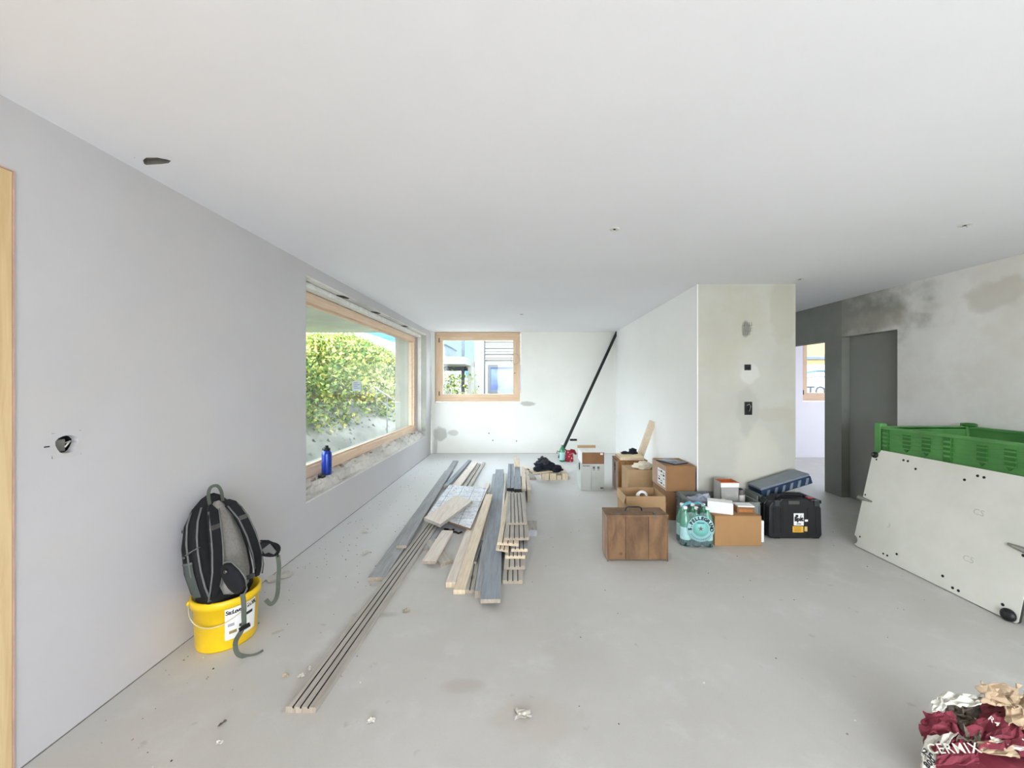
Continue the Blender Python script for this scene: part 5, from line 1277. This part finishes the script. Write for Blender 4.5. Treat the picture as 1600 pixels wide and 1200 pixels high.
# ---------------------------------------------------------------- outside
def foliage_mat(name, a, b, c3):
    q = NT(name); v = q.coord(); n = q.noise(1.2, 4, .6, v); n2 = q.noise(14, 2, .5, v)
    col = q.mix(q.ramp(n, .38, .62), hexc(a), hexc(b)); col = q.mix(q.math('MULTIPLY', q.ramp(n2, .45, .7), .7), col, hexc(c3))
    q.l(col, q.b.inputs['Base Color']); q.b.inputs['Roughness'].default_value = .7; q.b.inputs['Specular IOR Level'].default_value = .15
    q.b.inputs['Subsurface Weight'].default_value = 0; return q.m
M_leaf = foliage_mat('leaves', '8A9546', '66823A', 'AAA566')
M_soil = plaster('stony_soil', '85837A', cloud=.3, bump=1.0)
def bank(x, y): return (-x - 3.2) * .9 + (y - 8.5) * .40
def hz(x, y):
    """hillside height west of the house"""
    s_ = max(0, bank(x, y)) * min(1, max(0, (-x - 2.46) / 1.2))
    z = -.15 + (.70 * s_ if s_ < 3 else 2.1 + (s_ - 3) * .30)
    z += .14 * noise.noise(Vector((x * .6, y * .6, 0))) * min(1, s_) + .05 * noise.noise(Vector((x * 3, y * 3, 1))) * min(1, s_)
    return z
gb = MB(); NXg, NYg = 70, 80; g = []
for i in range(NXg + 1):
    for j in range(NYg + 1):
        x = -2.46 - 14 * (i / NXg) ** 1.2; y = -4 + 26 * j / NYg; g.append((x, y, hz(x, y)))
gb.add(g, [(i * (NYg + 1) + j, i * (NYg + 1) + j + 1, (i + 1) * (NYg + 1) + j + 1, (i + 1) * (NYg + 1) + j) for i in range(NXg) for j in range(NYg)], smooth=True)
struct('ground_slope', M_soil, gb)
struct('ground_terrace', plaster('terrace_gravel', 'B0ADA4', cloud=.15, bump=.8), MB().box((-2.46, 8.0, -.4), (16, 30, -.15)))
struct('ground_terrace', plaster('bounce_paving', 'CFCBC2', cloud=.08, bump=.3), MB().box((-8, -16, -.3), (12, -3.3, -.04)))  # unseen pale paving, added to bounce sunlight up to the ceiling
struct('ground_far', M_soil, MB().box((-60, -40, -.8), (60, 70, -.5)))
def leaf_cards(mb, c, n, spread, size, rnd, mats=1):
    for _ in range(n):
        p = Vector(c) + Vector([rnd.gauss(0, s_) for s_ in spread]); d = Vector((rnd.gauss(0, 1), rnd.gauss(0, 1), rnd.gauss(.6, .6))).normalized()
        s2 = d.cross(Vector((rnd.random(), rnd.random(), rnd.random()))).normalized(); L_ = size * rnd.uniform(.6, 1.3)
        mb.add([p, p + d * L_ * .5 + s2 * L_ * .3, p + d * L_, p + d * L_ * .5 - s2 * L_ * .3], [(0, 1, 2, 3)], mi=rnd.randrange(mats))
rf = random.Random(3); lf = MB(); M_leaf2 = foliage_mat('leaves_dark', '45692F', '527836', '6E7C40'); M_leaf3 = foliage_mat('leaves_yellow', 'B0A65A', '98A04E', 'C8BC80')
cnt = 0
while cnt < 4200:
    x = -rf.uniform(3.4, 13.5); y = rf.uniform(4.5, 19); ax = x / y
    if not (-.72 < ax < -.27): continue
    s_ = bank(x, y) + .5 * noise.noise(Vector((x * .9, y * .9, 4)))
    if s_ < .9 or s_ > 7: continue
    if s_ < 1.7 and rf.random() < .65: continue
    z = hz(x, y); hgt = rf.random() ** 1.5 * (.15 + .6 * min(1, (s_ - .9) / 2))
    if (z + hgt - H) / y > (.118 if ax < -.45 else .118 - (ax + .45) * .40): continue
    leaf_cards(lf, (x, y, z + hgt), 9, (.11, .11, .08), .11, rf, 3); cnt += 1
o = lf.build('shrub_bank', [M_leaf, M_leaf2, M_leaf3]); tag(o, 'dense green and yellow shrubs covering the bank outside the big window', 'shrubs', kind='stuff')
mb = MB()
for _ in range(900):
    x = -rf.uniform(2.7, 6.5); y = rf.uniform(3.8, 14)
    if not (-.75 < x / y < -.22): continue
    r = rf.uniform(.02, .07); z = hz(x, y) + r * .2
    mb.add([(x - r, y, z - r), (x, y - r, z - r), (x + r, y, z - r * .8), (x, y + r, z - r), (x + r * .2, y, z + r * .4)], [(0, 1, 4), (1, 2, 4), (2, 3, 4), (3, 0, 4)], mi=rf.randrange(3))
o = mb.build('loose_stones', [M_soil, mat('slope_stone', '8A877C', .9), mat('slope_stone_dark', '4E4C42', .9)]); tag(o, 'loose stones on the bare slope below the shrubs', 'stones', kind='stuff')
# balcony slab of the floor above
struct('balcony_slab', plaster('board_marked_concrete', 'C2C4B4', cloud=.12, bump=.5), MB().box((-5.15, 2.4, 2.60), (-2.45, 9.05, 2.85)))
struct('roof_slab', M_conc, MB().box((-2.45, -3.6, 2.745), (8.3, 8.3, 3.2)))
# hand rail of the outside stair
t = thing('stair_rail', 'pale diagonal hand rail outside the big window', 'railing', (-4.6, 9.6, .9))
a, b = P(584, 604, 10.0), P(628, 634, 9.0)
M_galv = mat('galvanised', '7A7C7C', .4, metal=.3)
part(t, 'rail', M_galv, MB().tube([a, b], .018, 8)); part(t, 'rail', M_galv, MB().tube([a - Vector((0, 0, .25)), b - Vector((0, 0, .25))], .012, 8))
for f in (.1, .5, .9): p = a.lerp(b, f); part(t, 'post', M_galv, MB().tube([p, (p.x, p.y, hz(p.x, p.y) - .05)], .012, 8))
# fin wall bolt plate
# distant mountain
g = []; M_mt = mat('far_forest', '2C5578', .95, var=.2, nscale=.6, c2='1E4262')
mtn = MB(); nn = 40
for i in range(nn + 1):
    x = -60 + 75 * i / nn; hh = 10.5 + 2.5 * noise.noise(Vector((x * .08, 0, 0))) + 1.0 * noise.noise(Vector((x * .4, 3, 0)))
    g += [(x, 58, -1), (x, 60, hh * .6), (x, 66, hh)]
mtn.add(g, [(i * 3 + j, (i + 1) * 3 + j, (i + 1) * 3 + j + 1, i * 3 + j + 1) for i in range(nn) for j in range(2)], smooth=True)
struct('ground_mountain', M_mt, mtn)
# neighbouring house behind the back window
M_sid = mat('white_siding', '86837C', .7, var=.03); M_joint = mat('siding_joint', '3A3A3E', .8); M_slab = mat('balcony_concrete', '7C7B77', .8, var=.05); M_gsteel = mat('grey_steel', '4A4E56', .6); M_bal = mat('pale_baluster', '6C7680', .6)
hy = 14.0
t = thing('neighbour_house', 'white boarded house with balcony seen through the back window', 'house', (0.5, hy, 0))
wz = (1.0, 2.12); wx = (-.15 * 1, 1.6)
part(t, 'wall', M_sid, wall_shell('y', hy, hy + .2, (-1.7, 5.0), (-.2, 5.5), [(-1.2, .6, wz[0] + .05, wz[1] - .05)]))
for i in range(24):
    z = 1.42 + (i - 6) * .21
    if z < wz[0] or z > 5.2: continue
    x0_ = -1.3
    if wz[0] - .2 < z < wz[1]: continue
    part(t, 'siding_board', M_sid, MB().add([(x0_, hy - .01, z), (4.9, hy - .01, z), (4.9, hy - .045, z + .0), (x0_, hy - .045, z), (x0_, hy - .012, z + .205), (4.9, hy - .012, z + .205)], [(0, 1, 2, 3), (3, 2, 5, 4), (0, 3, 4), (1, 5, 2)]))
for i in range(8): part(t, 'board_joint', M_joint, MB().box((-1.3, hy - .055, 2.2 + i * .118), (4.9, hy - .045, 2.216 + i * .118)))
part(t, 'corner_joint', M_joint, MB().box((-1.34, hy - .065, -.1), (-1.305, hy - .01, 5.4)))
part(t, 'corner_board', M_slab, MB().box((-1.68, hy - .06, -.1), (-1.34, hy, 5.4)))
f = part(t, 'window', M_gsteel, frame_y(hy - .03, hy + .08, -1.2, .6, wz[0] + .05, wz[1] - .05, .10))
M_reflg = mat('far_window_reflection', '59668A', .4, var=.25, nscale=1.5, c2='333C62')  # reflection in the pane painted as mottled blue tones
pn = MB().box((-1.1, hy + .02, wz[0] + .15), (.5, hy + .03, wz[1] - .15)).build('pane', M_reflg); pn.parent = f; pn.location = -Vector(t.location)
part(t, 'balcony', M_slab, MB().box((-3.55, 11.6, 1.98), (-1.7, hy + .1, 2.2), bev=.01))
part(t, 'balcony_beam', M_gsteel, MB().box((-3.55, hy - .5, 1.84), (-1.72, hy - .35, 1.98)))
part(t, 'porch_side', M_sid, MB().box((-1.80, 13.0, -.2), (-1.68, hy, 1.98)))
part(t, 'post', M_gsteel, MB().box((-2.08, hy - .6, -.2), (-1.98, hy - .5, 5.2)))
for k_ in range(16):
    y_ = 11.75 + k_ * .14; part(t, 'baluster', M_bal, MB().box((-2.36, y_, 2.2), (-2.32, y_ + .05, 2.58)))
part(t, 'rail', M_gsteel, MB().box((-2.37, 11.7, 2.57), (-2.31, hy, 2.61)))
for k_ in range(6): part(t, 'baluster', M_bal, MB().box((-2.10 + k_ * .07, hy - .3, 2.2), (-2.075 + k_ * .07, hy - .28, 2.42)))
part(t, 'wall_lamp', M_gsteel, frame_y(hy - .02, hy + .02, -1.66, -1.42, 2.62, 2.92, .04))
part(t, 'upper_wall', mat('pale_blue_render', '62808A', .8, var=.1), MB().box((-4.6, hy + 3.0, 2.2), (-1.9, hy + 3.2, 7.0)))
lf = MB()
for _ in range(900):
    leaf_cards(lf, (-rf.uniform(1.5, 5.5), rf.uniform(12.5, 18.5), rf.uniform(-.1, 1.7) ** 1.0), 4, (.15, .15, .12), .13, rf, 3) if rf.random() < 1 else None
o = lf.build('garden_hedge', [M_leaf3, M_leaf, M_leaf2]); tag(o, 'loose sunlit hedge under the neighbouring balcony', 'hedge', kind='stuff')
# portable toilet outside the side room
ty = 10.6; tx = 7.6
t = thing('portable_toilet', 'white portable toilet cabin seen through the side room window', 'toilet cabin', (tx + .6, ty + .5, -.15))
M_cab = mat('cabin_white', '8C9296', .6, var=.02)
part(t, 'cabin', M_cab, MB().box((tx, ty, -.15), (tx + 1.3, ty + 1.1, 2.05), bev=.02))
part(t, 'roof', mat('cabin_roof', '4A5058', .5), MB().box((tx - .05, ty - .05, 2.05), (tx + 1.35, ty + 1.15, 2.15), bev=.02))
part(t, 'door', M_cab, MB().box((tx + .08, ty - .02, -.05), (tx + 1.2, ty - .001, 1.5), bev=.005))
part(t, 'orange_band', mat('orange_band', '96703C', .5), MB().box((tx - .002, ty - .012, 1.93), (tx + 1.302, ty + .0, 2.05)))
mb = MB()
for r_, m_ in ((1.35, 0), (1.30, 0)):
    mb.tube([(tx + .65 + r_ * math.sin(a_), ty - .015, 1.75 - r_ + r_ * math.cos(a_)) for a_ in [-.45 + .09 * i for i in range(11)]], .016, 6)
part(t, 'blue_arc', mat('blue_stripe', '1F6A86', .5), mb)
part(t, 'red_arc', mat('red_stripe_pale', '6A4A48', .5), MB().tube([(tx + .65 + 1.3 * math.sin(a_), ty - .015, 1.60 - 1.3 + 1.3 * math.cos(a_)) for a_ in [-.4 + .08 * i for i in range(11)]], .008, 6))
cx_ = (1277 - VX) * ty / F
mb = MB(); text(mb, 'TOI', .38, frameT((cx_, ty - .025, 1.42 - (612 - VY) * ty / F), (1, 0, 0), (0, 0, 1)), bold=.004); part(t, 'lettering', mat('grey_letters', '20242C', .6), mb)
struct('garden_wall', mat('orange_hoarding', '8E6E48', .7), MB().box((6.5, 13.5, .0), (14, 13.7, 2.95)))
struct('site_fence', mat('steel_grey_site', '4A5260', .6), MB().box((6.5, 13.9, 2.95), (14, 14.1, 3.2)).box((6.5, 13.9, 3.4), (14, 14.1, 3.5)))
